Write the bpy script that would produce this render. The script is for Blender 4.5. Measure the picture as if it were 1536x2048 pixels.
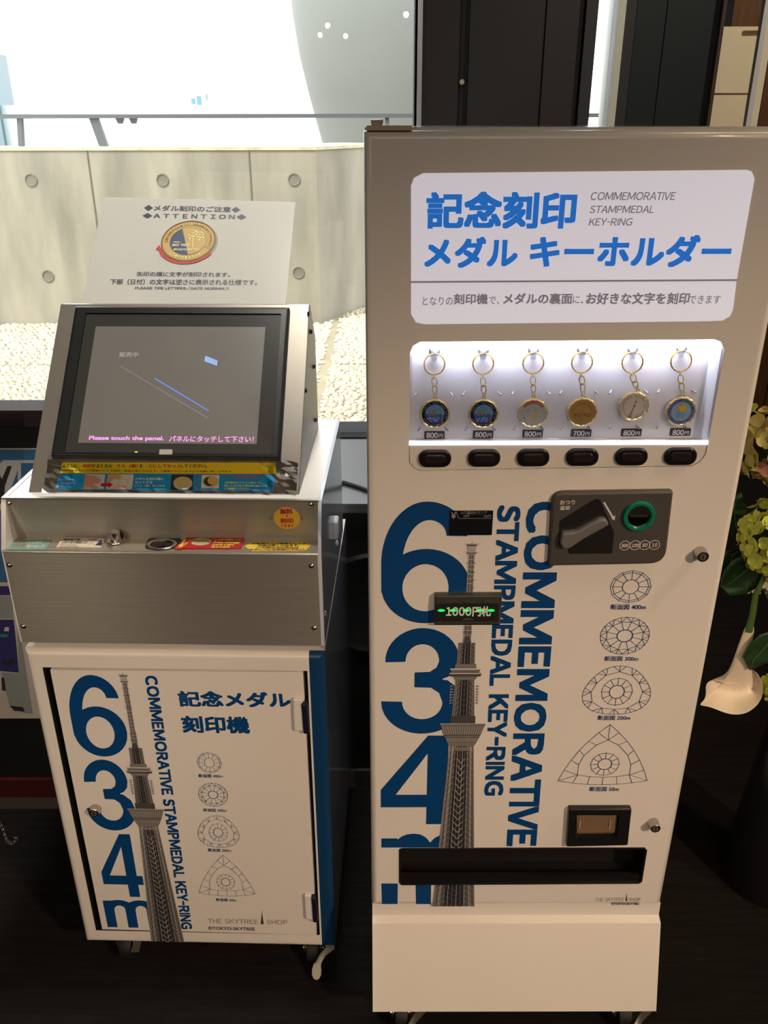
import bpy, math, random
from mathutils import Vector, Matrix
from mathutils.geometry import tessellate_polygon
for o in list(bpy.data.objects): bpy.data.objects.remove(o)
random.seed(7)
SC = bpy.context.scene
COL = SC.collection
PI = math.pi
V = Vector
def R(d): return math.radians(d)

# ------------------------------------------------------------------ camera
CAMZ = 1.44
FPX, PITCH, ROLL = 1695.6, 0.43035, -0.0019
cp, sp = math.cos(PITCH), math.sin(PITCH)
R0 = V((1, 0, 0)); FW = V((0, cp, -sp)); U0 = V((0, sp, cp))
RT = R0*math.cos(ROLL) + U0*math.sin(ROLL)
UP = -R0*math.sin(ROLL) + U0*math.cos(ROLL)
CAMP = V((0, 0, CAMZ))
cam_data = bpy.data.cameras.new('camera')
cam_data.sensor_fit = 'HORIZONTAL'; cam_data.sensor_width = 36.0
cam_data.lens = FPX/1536*36.0
cam_data.clip_start = 0.05; cam_data.clip_end = 400
cam = bpy.data.objects.new('camera', cam_data); COL.objects.link(cam)
m = Matrix.Identity(4)
for i in range(3):
    m[i][0] = RT[i]; m[i][1] = UP[i]; m[i][2] = -FW[i]; m[i][3] = CAMP[i]
cam.matrix_world = m
SC.camera = cam
def ray(x, y): return FW + RT*((x-768)/FPX) - UP*((y-1024)/FPX)
def on_y(x, y, Y): d = ray(x, y); return CAMP + d*(Y/d.y)
def on_z(x, y, z): d = ray(x, y); return CAMP + d*((z-CAMZ)/d.z)

# ------------------------------------------------------------------ world and lights
world = bpy.data.worlds.new('sky'); SC.world = world; world.use_nodes = True
wn = world.node_tree.nodes; wl = world.node_tree.links
bg = wn['Background']; bg.inputs[0].default_value = (0.93, 0.97, 1.0, 1); bg.inputs[1].default_value = 6.0
def light(name, kind, loc, energy, color, target=None, **kw):
    d = bpy.data.lights.new(name, kind); d.energy = energy; d.color = color
    for k, v in kw.items(): setattr(d, k, v)
    o = bpy.data.objects.new(name, d); COL.objects.link(o); o.location = loc
    if target is not None:
        o.rotation_euler = (V(target)-V(loc)).to_track_quat('-Z', 'Y').to_euler()
    return o
light('sun', 'SUN', (0, 0, 10), 6.0, (1.0, 0.95, 0.84), angle=R(1.0), target=(5, 4.5, -2))
# shop spots, with added fills marked below: warm ones to the front right aimed low, a dim one further back
light('warm_spot', 'SPOT', (2.3, -1.6, 2.55), 308, (1.0, 0.70, 0.47), target=(0.0, 1.05, -.10), spot_size=R(43), spot_blend=1.0, shadow_soft_size=0.05)
light('warm_spot', 'SPOT', (0.35, -3.0, 2.7), 140, (1.0, 0.72, 0.50), target=(-0.25, 1.1, 0.0), spot_size=R(32), spot_blend=1.0, shadow_soft_size=0.06)
light('warm_spot', 'SPOT', (1.5, .7, 2.6), 60, (1.0, 0.74, 0.48), target=(0.66, 1.35, 0.8), spot_size=R(55), spot_blend=1.0, shadow_soft_size=0.05)
light('warm_spot', 'SPOT', (-2.0, -2.3, 2.4), 75, (1.0, 0.84, 0.64), target=(-.62, 1.07, .72), spot_size=R(13), spot_blend=.8, shadow_soft_size=0.12)  # unseen spot added so a streak shows on the steel panels
light('fill_spot', 'SPOT', (-0.12, 1.22, 2.9), 135, (1.0, 0.93, 0.84), target=(-0.36, 1.50, 1.2), spot_size=R(38), spot_blend=.5, shadow_soft_size=0.10)  # unseen overhead spot added to brighten the sheet and sloping head
light('fill_spot', 'SPOT', (1.2, 1.0, 2.9), 110, (1.0, 0.84, 0.66), target=(.84, 2.1, 1.5), spot_size=R(50), spot_blend=.6, shadow_soft_size=0.08)  # unseen fill added to brighten the partition and pale post
light('warm_spot', 'SPOT', (1.9, 2.7, 2.9), 60, (1.0, 0.80, 0.60), target=(1.75, 4.1, .9), spot_size=R(80), spot_blend=.8, shadow_soft_size=0.08)  # unseen spot added to lighten the wood wall in the recess
light('room_fill', 'AREA', (-0.2, -3.6, 2.8), 40, (1.0, 0.86, 0.72), target=(-0.1, -1.9, 0), shape='RECTANGLE', size=3.0, size_y=1.2)  # soft unseen fill added for the ambient light of the room
SC.view_settings.view_transform = 'Standard'
SC.view_settings.look = 'None'
SC.view_settings.gamma = 1.0
SC.view_settings.exposure = 0.0
SC.view_settings.use_curve_mapping = False
SC.cycles.use_denoising = True
SC.cycles.max_bounces = 8
SC.cycles.transparent_max_bounces = 12
SC.cycles.sample_clamp_indirect = 4.0
SC.cycles.caustics_reflective = False
SC.cycles.caustics_refractive = False

# ------------------------------------------------------------------ materials
MATS = {}
def s2l(c): return tuple(((x/255)/12.92 if x/255 <= .04045 else ((x/255+.055)/1.055)**2.4) for x in c)
def mat(name, col, rough=0.5, metal=0.0, noise=0.0, scale=40, bump=0.0, bscale=200, coat=0.0, emit=None, estr=0.0, stretch=None, spec=0.5, aniso=0.0, rgb=True):
    if name in MATS: return MATS[name]
    mt = bpy.data.materials.new(name); mt.use_nodes = True
    nt = mt.node_tree; b = nt.nodes['Principled BSDF']
    c = s2l(col) if rgb else col
    b.inputs['Base Color'].default_value = (*c, 1)
    b.inputs['Roughness'].default_value = rough
    b.inputs['Metallic'].default_value = metal
    b.inputs['Specular IOR Level'].default_value = spec
    if coat: b.inputs['Coat Weight'].default_value = coat; b.inputs['Coat Roughness'].default_value = 0.1
    if aniso: b.inputs['Anisotropic'].default_value = aniso
    tc = nt.nodes.new('ShaderNodeTexCoord'); mp = nt.nodes.new('ShaderNodeMapping')
    nt.links.new(tc.outputs['Object'], mp.inputs[0])
    if stretch: mp.inputs['Scale'].default_value = stretch
    if noise:
        n = nt.nodes.new('ShaderNodeTexNoise'); n.inputs['Scale'].default_value = scale; n.inputs['Detail'].default_value = 4
        nt.links.new(mp.outputs[0], n.inputs[0])
        mr = nt.nodes.new('ShaderNodeMapRange'); mr.inputs[1].default_value = .3; mr.inputs[2].default_value = .7
        mr.inputs[3].default_value = 1-noise; mr.inputs[4].default_value = 1+noise
        nt.links.new(n.outputs[0], mr.inputs[0])
        mx = nt.nodes.new('ShaderNodeVectorMath'); mx.operation = 'SCALE'; mx.inputs[0].default_value = c
        nt.links.new(mr.outputs[0], mx.inputs['Scale']); nt.links.new(mx.outputs[0], b.inputs['Base Color'])
    if bump:
        n2 = nt.nodes.new('ShaderNodeTexNoise'); n2.inputs['Scale'].default_value = bscale; n2.inputs['Detail'].default_value = 3
        nt.links.new(mp.outputs[0], n2.inputs[0])
        bp = nt.nodes.new('ShaderNodeBump'); bp.inputs['Strength'].default_value = bump; bp.inputs['Distance'].default_value = 0.002
        nt.links.new(n2.outputs[0], bp.inputs['Height']); nt.links.new(bp.outputs[0], b.inputs['Normal'])
    if emit is not None:
        b.inputs['Emission Color'].default_value = (*s2l(emit), 1); b.inputs['Emission Strength'].default_value = estr
    MATS[name] = mt
    return mt
def glass(name, tint=(1, 1, 1), fac=1.0, rough=0.0):
    if name in MATS: return MATS[name]
    mt = bpy.data.materials.new(name); mt.use_nodes = True
    nt = mt.node_tree; nt.nodes.clear()
    out = nt.nodes.new('ShaderNodeOutputMaterial'); tr = nt.nodes.new('ShaderNodeBsdfTransparent'); gl = nt.nodes.new('ShaderNodeBsdfGlossy')
    fr = nt.nodes.new('ShaderNodeFresnel'); fr.inputs[0].default_value = 1.45
    ml = nt.nodes.new('ShaderNodeMath'); ml.operation = 'MULTIPLY'; ml.inputs[1].default_value = fac
    mx = nt.nodes.new('ShaderNodeMixShader'); tr.inputs[0].default_value = (*tint, 1); gl.inputs[1].default_value = rough
    nt.links.new(fr.outputs[0], ml.inputs[0]); nt.links.new(ml.outputs[0], mx.inputs[0])
    nt.links.new(tr.outputs[0], mx.inputs[1]); nt.links.new(gl.outputs[0], mx.inputs[2]); nt.links.new(mx.outputs[0], out.inputs[0])
    MATS[name] = mt
    return mt
WHITE = mat('white_paint', (236, 232, 226), .32, noise=.012, scale=6, bump=.05, bscale=500, coat=.25)
WHITE2 = mat('white_plastic', (232, 230, 226), .35)
BLUE = mat('blue_print', (6, 68, 128), .4)
SIGNBLUE = mat('sign_blue_ink', (20, 100, 190), .5, emit=(28, 110, 200), estr=.62)
SIGNGREY = mat('sign_grey_ink', (120, 115, 125), .5, emit=(130, 125, 132), estr=.45)
SIGN = mat('backlit_sign_plate', (215, 213, 216), .3, emit=(214, 210, 222), estr=.62, coat=.2)
STEEL = mat('brushed_steel', (184, 180, 170), .38, metal=.8, noise=.07, scale=8, stretch=(1, 1, 60))
_n = STEEL.node_tree; _c = _n.nodes.new('ShaderNodeCombineXYZ'); _c.inputs[2].default_value = 1.0
_b = _n.nodes['Principled BSDF']; _n.links.new(_c.outputs[0], _b.inputs['Tangent']); _b.inputs['Anisotropic'].default_value = .9
STEEL2 = mat('satin_steel', (190, 184, 172), .4, metal=.85, noise=.03, scale=30, bump=.05, bscale=300, stretch=(1, 20, 20))
CHROME = mat('chrome', (206, 200, 192), .24, metal=1.0)
DCHROME = mat('dark_chrome', (70, 66, 62), .25, metal=1.0)
GOLD = mat('gold', (252, 226, 158), .28, metal=.85)
GOLDR = mat('ring_gold', (226, 184, 92), .3, metal=.9)
GOLDF = mat('gold_face', (240, 196, 118), .35, metal=.3, bump=.1, bscale=600)
GOLDD = mat('gold_face_dark', (190, 140, 74), .4, metal=.3)
BLACK = mat('black_plastic', (24, 24, 26), .35)
BLACKM = mat('matt_black', (16, 16, 17), .6)
GLOSSB = mat('black_gloss', (20, 20, 22), .12)
MECH = mat('dark_grey_plastic', (78, 74, 72), .45, bump=.1, bscale=900)
MECHD = mat('charcoal_plastic', (44, 42, 42), .35)
LEVER = mat('grey_lever_plastic', (112, 110, 108), .4)
GREEN = mat('green_plastic', (14, 122, 96), .3)
PRINTW = mat('white_print', (226, 222, 214), .5)
PRINTK = mat('black_print', (52, 54, 62), .5)
PRINTN = mat('navy_print', (38, 66, 118), .5)
PRINTT = mat('grey_print', (128, 118, 108), .5)
INK2 = mat('dark_ink', (30, 34, 44), .5)
TW1 = mat('tower_dark_grey', (78, 78, 80), .5)
TW2 = mat('tower_mid_grey', (126, 122, 118), .5)
TW3 = mat('tower_light_grey', (202, 198, 190), .5)
TW4 = mat('tower_shadow', (38, 40, 46), .5)
PAPER = mat('laminated_paper', (238, 236, 230), .22, coat=.4)
_n = PAPER.node_tree; _t = _n.nodes.new('ShaderNodeBsdfTranslucent'); _t.inputs[0].default_value = (.86, .85, .80, 1); _m = _n.nodes.new('ShaderNodeMixShader'); _m.inputs[0].default_value = .5
_n.links.new(_n.nodes['Principled BSDF'].outputs[0], _m.inputs[1]); _n.links.new(_t.outputs[0], _m.inputs[2]); _n.links.new(_m.outputs[0], _n.nodes['Material Output'].inputs[0])
YEL = mat('yellow_print', (238, 212, 40), .4)
CYAN = mat('cyan_print', (28, 150, 214), .4)
REDP = mat('red_print', (196, 34, 40), .4)
SKIN = mat('photo_skin_print', (222, 160, 130), .45)
LTBL = mat('light_text_print', (196, 224, 236), .5)
YTXT = mat('pale_yellow_text_print', (220, 226, 90), .5)
DK = mat('photo_dark_print', (50, 46, 44), .5)
GLASS = glass('window_glass')
ACRYL = glass('clear_acrylic', (.98, .98, .98), .8)
LAMI = glass('clear_film', (.97, .97, .97), 1.0, .12)

# ------------------------------------------------------------------ geometry helpers
class G:
    """collects geometry in world coordinates"""
    def __init__(s): s.v = []; s.f = []; s.m = []
    def add(s, vs, fs, mi=0):
        n = len(s.v); s.v += [tuple(p) for p in vs]
        for f in fs: s.f.append(tuple(i+n for i in f)); s.m.append(mi)
        return s
    def box(s, x0, x1, y0, y1, z0, z1, T=None, mi=0):
        vs = [V((x, y, z)) for z in (z0, z1) for y in (y0, y1) for x in (x0, x1)]
        if T: vs = [T(p) for p in vs]
        return s.add(vs, [(0, 2, 3, 1), (4, 5, 7, 6), (0, 1, 5, 4), (2, 6, 7, 3), (0, 4, 6, 2), (1, 3, 7, 5)], mi)
    def rings(s, rings, close=True, cap0=True, cap1=True, mi=0):
        n = len(rings[0]); vs = [p for r in rings for p in r]; fs = []
        for k in range(len(rings)-1):
            for i in range(n if close else n-1):
                j = (i+1) % n
                fs.append((k*n+i, k*n+j, (k+1)*n+j, (k+1)*n+i))
        if cap0: fs.append(tuple(reversed(range(n))))
        if cap1: fs.append(tuple((len(rings)-1)*n+i for i in range(n)))
        return s.add(vs, fs, mi)
    def tube(s, path, r, seg=8, closed=False, mi=0, caps=True):
        path = [V(p) for p in path]; n = len(path); rr = r if isinstance(r, (list, tuple)) else [r]*n
        rings = []; prev = None
        for i, p in enumerate(path):
            if closed: t = path[(i+1) % n]-path[i-1]
            else: t = path[min(i+1, n-1)]-path[max(i-1, 0)]
            t.normalize()
            if prev is None:
                a = V((0, 0, 1)) if abs(t.z) < .9 else V((1, 0, 0))
                u = t.cross(a).normalized()
            else: u = (prev-t*prev.dot(t)).normalized()
            w = t.cross(u); prev = u
            rings.append([p+(u*math.cos(2*PI*k/seg)+w*math.sin(2*PI*k/seg))*rr[i] for k in range(seg)])
        if closed: rings.append(rings[0]); return s.rings(rings, True, False, False, mi)
        return s.rings(rings, True, caps, caps, mi)
    def lathe(s, o, ax, prof, seg=24, mi=0, cap0=True, cap1=True, ux=None):
        """prof: list of (distance along ax, radius)"""
        ax = V(ax).normalized(); a = V((0, 0, 1)) if abs(ax.z) < .9 else V((1, 0, 0))
        u = ax.cross(a).normalized(); w = ax.cross(u); o = V(o)
        return s.rings([[o+ax*d+(u*math.cos(2*PI*k/seg)+w*math.sin(2*PI*k/seg))*r for k in range(seg)] for d, r in prof], True, cap0, cap1, mi)
def inset(poly, d):
    n = len(poly); out = []; area = sum(poly[i][0]*poly[(i+1) % n][1]-poly[(i+1) % n][0]*poly[i][1] for i in range(n))
    sg = 1 if area > 0 else -1
    for i in range(n):
        a = V(poly[i-1]); b = V(poly[i]); c = V(poly[(i+1) % n])
        e1 = (b-a).normalized(); e2 = (c-b).normalized()
        n1 = V((-e1.y, e1.x))*sg; n2 = V((-e2.y, e2.x))*sg
        mm = n1+n2; k = mm.length
        if k < 1e-6: mm = n1; q = 1
        else: mm.normalize(); q = 1/max(.35, mm.dot(n1))
        p = b+mm*d*q; out.append((p.x, p.y))
    return out
class Frame:
    def __init__(s, o, ex, ey, n):
        s.o = V(o); s.ex = V(ex).normalized(); s.ey = V(ey).normalized(); s.n = V(n).normalized()
    def w(s, a, b, h=0): return s.o+s.ex*a+s.ey*b+s.n*h
    def un(s, x, y, h=0):
        d = ray(x, y); o = s.o+s.n*h; t = (o-CAMP).dot(s.n)/d.dot(s.n); p = CAMP+d*t-o
        return (p.dot(s.ex), p.dot(s.ey))
    def rect(s, x0, y0, x1, y1, h=0):
        a = s.un(x0, y0, h); b = s.un(x1, y1, h); return (a[0], b[1], b[0], a[1])   # a0,b0,a1,b1
    def off(s, h): return Frame(s.o+s.n*h, s.ex, s.ey, s.n)
def ell(cx, cy, rx, ry, n=24, a0=0, a1=360):
    full = abs(a1-a0) >= 360; k = n if full else n+1
    return [(cx+rx*math.cos(R(a0+(a1-a0)*i/n)), cy+ry*math.sin(R(a0+(a1-a0)*i/n))) for i in range(k)]
def rrect(a0, b0, a1, b1, r, n=4):
    p = []
    for cx, cy, s in ((a1-r, b1-r, 0), (a0+r, b1-r, 90), (a0+r, b0+r, 180), (a1-r, b0+r, 270)):
        p += [(cx+r*math.cos(R(s+90*i/n)), cy+r*math.sin(R(s+90*i/n))) for i in range(n+1)]
    return p
def roundpoly(pts, r, n=4):
    """rounds the corners of a 2-D polygon; r a number or one per corner"""
    out = []; N = len(pts)
    for i in range(N):
        a, b, c = V(pts[i-1]), V(pts[i]), V(pts[(i+1) % N]); rr = r[i] if isinstance(r, (list, tuple)) else r
        u = (a-b); w = (c-b); d = min(rr, u.length*.49, w.length*.49); u.normalize(); w.normalize()
        p, q = b+u*d, b+w*d
        for k in range(n+1):
            t = k/n; z = p*(1-t)**2+b*2*t*(1-t)+q*t*t; out.append((z.x, z.y))
    return out
def tess(loops):
    tri = tessellate_polygon([[V((p[0], p[1], 0)) for p in l] for l in loops])
    flat = [p for l in loops for p in l]
    out = []
    for t in tri:
        a, b, c = (flat[i] for i in t)
        ar = (b[0]-a[0])*(c[1]-a[1])-(c[0]-a[0])*(b[1]-a[1])
        if abs(ar) < 1e-14: continue
        out.append(tuple(t) if ar > 0 else (t[0], t[2], t[1]))
    return flat, out
def prism(g, fr, outer, d0, d1, holes=(), r=0, mi=0, steps=4, back=True, mhole=None):
    """solid from depth d0 (back) to d1 (front, along frame normal) with rounded front outer edge r"""
    top = inset(outer, r) if r else list(outer)
    loops = [top]+[list(h) for h in holes]
    flat, tr = tess(loops)
    g.add([fr.w(a, b, d1) for a, b in flat], tr, mi)
    if back:
        fl2, tr2 = tess([list(outer)]+[list(h) for h in holes]); g.add([fr.w(a, b, d0) for a, b in fl2], [t[::-1] for t in tr2], mi)
    prof = [(r*(1-math.sin(PI/2*i/steps)), d1-r*(1-math.cos(PI/2*i/steps))) for i in range(steps+1)] if r else [(0, d1)]
    prof.append((0, d0))
    n = len(outer)
    rings = [[fr.w(a, b, h) for a, b in (inset(outer, ins) if ins > 1e-9 else outer)] for ins, h in prof]
    g.rings(rings, True, False, False, mi)
    for h in holes:
        g.rings([[fr.w(a, b, d1) for a, b in h], [fr.w(a, b, d0) for a, b in h]], True, False, False, mi if mhole is None else mhole)
WM = {}
def thing(name, label, cat, loc=(0, 0, 0), rotz=0, group=None):
    o = bpy.data.objects.new(name, None); COL.objects.link(o); o.empty_display_size = .05
    o.location = loc; o.rotation_euler = (0, 0, rotz); o['label'] = label; o['category'] = cat
    if group: o['group'] = group
    WM[o.name] = Matrix.Translation(V(loc)) @ Matrix.Rotation(rotz, 4, 'Z')
    return o
def obj(name, g, mats, parent=None, label=None, smooth=True, kind=None, ang=38):
    if not isinstance(mats, (list, tuple)): mats = [mats]
    pw = WM[parent.name] if parent else Matrix.Identity(4)
    inv = pw.inverted()
    vs = [inv @ V(p) for p in g.v]
    lo = [min(p[i] for p in vs) for i in range(3)]; hi = [max(p[i] for p in vs) for i in range(3)]
    c = V([(lo[i]+hi[i])/2 for i in range(3)])
    me = bpy.data.meshes.new(name); me.from_pydata([tuple(p-c) for p in vs], [], g.f)
    for mm in mats: me.materials.append(mm)
    me.polygons.foreach_set('material_index', g.m)
    if smooth:
        me.polygons.foreach_set('use_smooth', [True]*len(me.polygons)); me.set_sharp_from_angle(angle=R(ang))
    me.update()
    o = bpy.data.objects.new(name, me); COL.objects.link(o)
    o.parent = parent; o.location = c
    WM[o.name] = pw @ Matrix.Translation(c)
    if label: o['label'] = label
    if kind: o['kind'] = kind
    return o
def tag(o, label, cat, group=None):
    o['label'] = label; o['category'] = cat
    if group: o['group'] = group
    return o
def struct(name, g, mats, parent=None, **kw): return obj(name, g, mats, parent, kind='structure', **kw)
def dup(root, loc, rotz=None, label=None, group=None):
    r = root.copy(); COL.objects.link(r); r.location = loc
    if rotz is not None: r.rotation_euler = (0, 0, rotz)
    if label: r['label'] = label
    if group: r['group'] = group
    def rec(a, b):
        for ch in list(a.children):
            c = ch.copy(); COL.objects.link(c); c.parent = b; rec(ch, c)
    rec(root, r); return r

# ---- glyphs: the built-in font turned into flat triangles
_gc = {}
def glyph(s):
    if s in _gc: return _gc[s]
    c = bpy.data.curves.new('t', 'FONT'); c.body = s; c.resolution_u = 3
    o = bpy.data.objects.new('t', c); me = bpy.data.meshes.new_from_object(o)
    vs = [(v.co.x, v.co.y) for v in me.vertices]; fs = [tuple(p.vertices) for p in me.polygons]
    bpy.data.objects.remove(o); bpy.data.meshes.remove(me); bpy.data.curves.remove(c)
    if vs:
        x0 = min(v[0] for v in vs); x1 = max(v[0] for v in vs)
    else: x0 = x1 = 0
    _gc[s] = (vs, fs, x0, x1); return _gc[s]
CW = {'M': 1.28, 'O': 1.16, 'C': 1.14, 'G': 1.14, 'D': 1.1, 'N': 1.1, 'A': 1.14, 'R': 1.12, 'E': 1.06, 'T': 1.1, 'V': 1.14, 'Y': 1.1, 'K': 1.1, '-': .5}
def full(ch): return chr(ord(ch)+0xFEE0) if '!' <= ch <= '~' else ch
def layout(s, latin=False, gap=.13, shear=0, wide=1.0):
    """text as (verts, faces) in em units"""
    if not latin: vs, fs, _, _ = glyph(s); vs = list(vs); fs = list(fs)
    else:
        vs = []; fs = []; x = 0
        for ch in s:
            if ch == ' ': x += .34*wide; continue
            gv, gf, x0, x1 = glyph(full(ch))
            if ch == 'I': ys = [b for a, b in glyph(full('H'))[0]]; gv = [(0, min(ys)), (.085, min(ys)), (.085, max(ys)), (0, max(ys))]; gf = [(0, 1, 2, 3)]; x0, x1 = 0, .085
            kx = CW.get(ch, 1.0)
            if kx != 1: gv = [(x0+(a-x0)*kx, b) for a, b in gv]; x1 = x0+(x1-x0)*kx
            x -= .055 if ch in 'ATVY' and vs else 0; n = len(vs); vs += [((a-x0)*wide+x, b) for a, b in gv]; fs += [tuple(i+n for i in f) for f in gf]
            x += (x1-x0)*wide+gap-(.055 if ch in 'ATVYK' else 0)
    if shear: vs = [(a+b*shear, b) for a, b in vs]
    return vs, fs
class D:
    """flat print on a plane: everything in plane coordinates or photo pixels"""
    def __init__(s, fr, base=.0003): s.fr = fr; s.g = G(); s.base = base; s.c = 0
    def H(s, ly): s.c = (s.c+1) % 50; return s.base+ly*.00016+s.c*.0000028
    def poly(s, pts, mi=0, ly=0, px=True):
        if px: pts = [s.fr.un(*p) for p in pts]
        fl, tr = tess([pts]); h = s.H(ly); s.g.add([s.fr.w(a, b, h) for a, b in fl], tr, mi); return s
    def strip(s, A, B, mi=0, ly=0, px=False):
        if px: A = [s.fr.un(*p) for p in A]; B = [s.fr.un(*p) for p in B]
        n = len(A); h = s.H(ly); vs = [s.fr.w(a, b, h) for a, b in A]+[s.fr.w(a, b, h) for a, b in B]
        s.g.add(vs, [(i, i+1, n+i+1, n+i) for i in range(n-1)], mi); return s
    def line(s, pts, w, mi=0, ly=0, px=True, closed=False):
        if px: pts = [s.fr.un(*p) for p in pts]
        if closed: pts = list(pts)+[pts[0]]
        h = s.H(ly)
        for p, q in zip(pts[:-1], pts[1:]):
            e = V(q)-V(p)
            if e.length < 1e-7: continue
            e.normalize(); k = V((-e.y, e.x))*w/2; e2 = e*w*.3; h = s.H(ly)
            c = [V(p)-e2+k, V(p)-e2-k, V(q)+e2-k, V(q)+e2+k]
            s.g.add([s.fr.w(a.x, a.y, h) for a in c], [(0, 1, 2, 3)], mi)
        return s
    def text(s, t, box, mi=0, ly=0, bold=0.0, latin=False, gap=.13, shear=0, quad=None, wide=1.0, px=True):
        """box = photo px x0,y0,x1,y1 (axis-aligned in the plane); quad = start-top, end-top, end-base, start-base"""
        vs, fs = layout(t, latin, gap, shear, wide)
        if not vs: return s
        x0 = min(v[0] for v in vs); x1 = max(v[0] for v in vs); y0 = min(v[1] for v in vs); y1 = max(v[1] for v in vs)
        e = bold
        shifts = [(0, 0)] if not bold else ([(0, 0), (e, e), (-e, e), (-e, -e), (e, -e)]+([(e, 0), (-e, 0), (0, e), (0, -e)] if e > .028 else []))
        x0 -= e; x1 += e; y0 -= e; y1 += e
        if quad: q = [V(s.fr.un(*p)) if px else V(p) for p in quad]
        else:
            a0, b0, a1, b1 = s.fr.rect(*box) if px else box
            q = [V((a0, b1)), V((a1, b1)), V((a1, b0)), V((a0, b0))]
        for dx, dy in shifts:
            out = []; h = s.H(ly)
            for a, b in vs:
                u = (a+dx-x0)/(x1-x0); v = (b+dy-y0)/(y1-y0)
                p = q[3]*(1-u)*(1-v)+q[2]*u*(1-v)+q[1]*u*v+q[0]*(1-u)*v
                out.append(s.fr.w(p.x, p.y, h))
            s.g.add(out, fs, mi)
        return s
    def done(s, name, mats, parent, label=None, kind=None): return obj(name, s.g, mats, parent, label, smooth=False, kind=kind)
    def uv(s, box, fn=None):
        """unit square (x right, y down) to plane coordinates"""
        a0, b0, a1, b1 = s.fr.rect(*box)
        return lambda x, y: (a0+(a1-a0)*x, b1+(b0-b1)*y)

# digits drawn as ribbons in a unit box (x right, y down)
def arc(cx, cy, rx, ry, a0, a1, n=14): return [(cx+rx*math.cos(R(a0+(a1-a0)*i/n)), cy-ry*math.sin(R(a0+(a1-a0)*i/n))) for i in range(n+1)]
def digit6(d, box, mi=0, ly=0):
    M = d.uv(box)
    f = lambda L: [M(*p) for p in L]
    A = arc(.5, .69, .5, .315, 0, 360, 40); B = arc(.5, .70, .262, .20, 0, 360, 40); d.strip(f(A), f(B), mi, ly)
    O = [(0, .74), (0, .62)]+arc(.5, .5, .5, .5, 180, 90, 20)+arc(.5, .30, .45, .30, 90, 5, 12)
    I = [(.24, .74), (.238, .62)]+arc(.53, .5, .295, .355, 180, 90, 20)+arc(.53, .275, .19, .13, 90, 2, 12)
    d.strip(f(O), f(I), mi, ly)
def digit3(d, box, mi=0, ly=0):
    M = d.uv(box); f = lambda L: [M(*p) for p in L]
    O = arc(.49, .30, .44, .30, 182, 0, 20)+[(.90, .38), (.82, .44), (.70, .475)]
    I = arc(.49, .30, .20, .155, 182, 0, 20)+[(.66, .36), (.58, .40), (.40, .405)]
    d.strip(f(O), f(I), mi, ly)
    d.strip(f([(.40, .405), (.74, .43)]), f([(.40, .545), (.74, .52)]), mi, ly)
    O = [(.62, .46), (.80, .48), (.94, .56)]+arc(.5, .69, .5, .31, 0, -182, 22)
    I = [(.40, .545), (.60, .55), (.70, .60)]+arc(.5, .69, .245, .165, 0, -182, 22)
    d.strip(f(O), f(I), mi, ly)
def digit4(d, box, mi=0, ly=0):
    M = d.uv(box); f = lambda L: [M(*p) for p in L]
    d.strip(f([(.60, 0), (.86, 0)]), f([(.60, 1), (.86, 1)]), mi, ly)
    d.strip(f([(0, .655), (1, .655)]), f([(0, .80), (1, .80)]), mi, ly)
    d.strip(f([(.60, 0), (0, .60), (0, .66)]), f([(.63, .16), (.20, .65), (.20, .66)]), mi, ly)
def letterm(d, box, mi=0, ly=0, x1=1.0):
    M = d.uv(box); f = lambda L: [M(*p) for p in L]
    for a, b in ((0, .19), (.40, .59)): d.strip(f([(a, .03 if a == 0 else .3), (b, .03 if a == 0 else .3)]), f([(a, 1), (b, 1)]), mi, ly)
    for c in (.295, .695):
        O = arc(c, .33, .295, .33, 180, 0, 16); I = arc(c+.005, .36, .105, .16, 180, 0, 16)
        O = [p for p in O]; d.strip(f(O), f(I), mi, ly)
    d.strip(f([(.80, .3), (.99, .3)]), f([(.80, 1), (.99, 1)]), mi, ly)

# ------------------------------------------------------------------ setting: room
XL, XR, YB, CEIL, YW = -3.2, 3.4, -10.5, 2.95, 1.95
CARPET = mat('charcoal_carpet', (28, 26, 25), .95, noise=.32, scale=26, bump=.8, bscale=420, stretch=(.35, 4, 1), spec=.15)
WALLP = mat('beige_wall_paint', (150, 136, 118), .7, noise=.03, scale=3)
CEILM = mat('grey_ceiling_paint', (150, 144, 136), .8)
DPAN = mat('dark_wall_panel', (30, 29, 31), .42, noise=.05, scale=5, bump=.1, bscale=120)
DPAN2 = mat('dark_frame_metal', (46, 47, 52), .4)
DPANG = mat('dark_greenish_panel', (22, 30, 34), .4)
WOODB = mat('brown_wood_wall', (112, 76, 44), .5, noise=.22, scale=9, stretch=(12, 12, .6), bump=.1)
MULL = mat('pale_aluminium', (208, 212, 216), .3, metal=.35)
MULLD = mat('dark_gasket', (22, 22, 24), .8, spec=.2)
JAMB = mat('pale_grey_jamb', (190, 194, 180), .5)
XS = on_y(1437, 130, YW).x; YR = YW+2.2
g = G(); g.box(XL, XR, YB, YR+.1, -.05, 0); struct('floor', g, CARPET)
g = G(); g.rings([[V((a, b, z)) for a, b in ((XL-.1, YB-.1), (XR+.1, YB-.1), (XR+.1, YR+.1), (1.08, YR+.1), (XS-.02, 2.62), (XS-.02, YW+.12), (XL-.1, YW+.12))] for z in (CEIL, CEIL+.1)]); struct('ceiling', g, CEILM)
g = G(); g.box(XL-.1, XL, YB, YW+.12, 0, CEIL); struct('wall_left', g, WALLP)
g = G(); g.box(XR, XR+.1, YB, YR+.1, 0, CEIL); struct('wall_right', g, WALLP)
g = G(); g.box(XL, XR, YB-.1, YB, 0, CEIL); struct('wall_back', g, WALLP)
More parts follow.
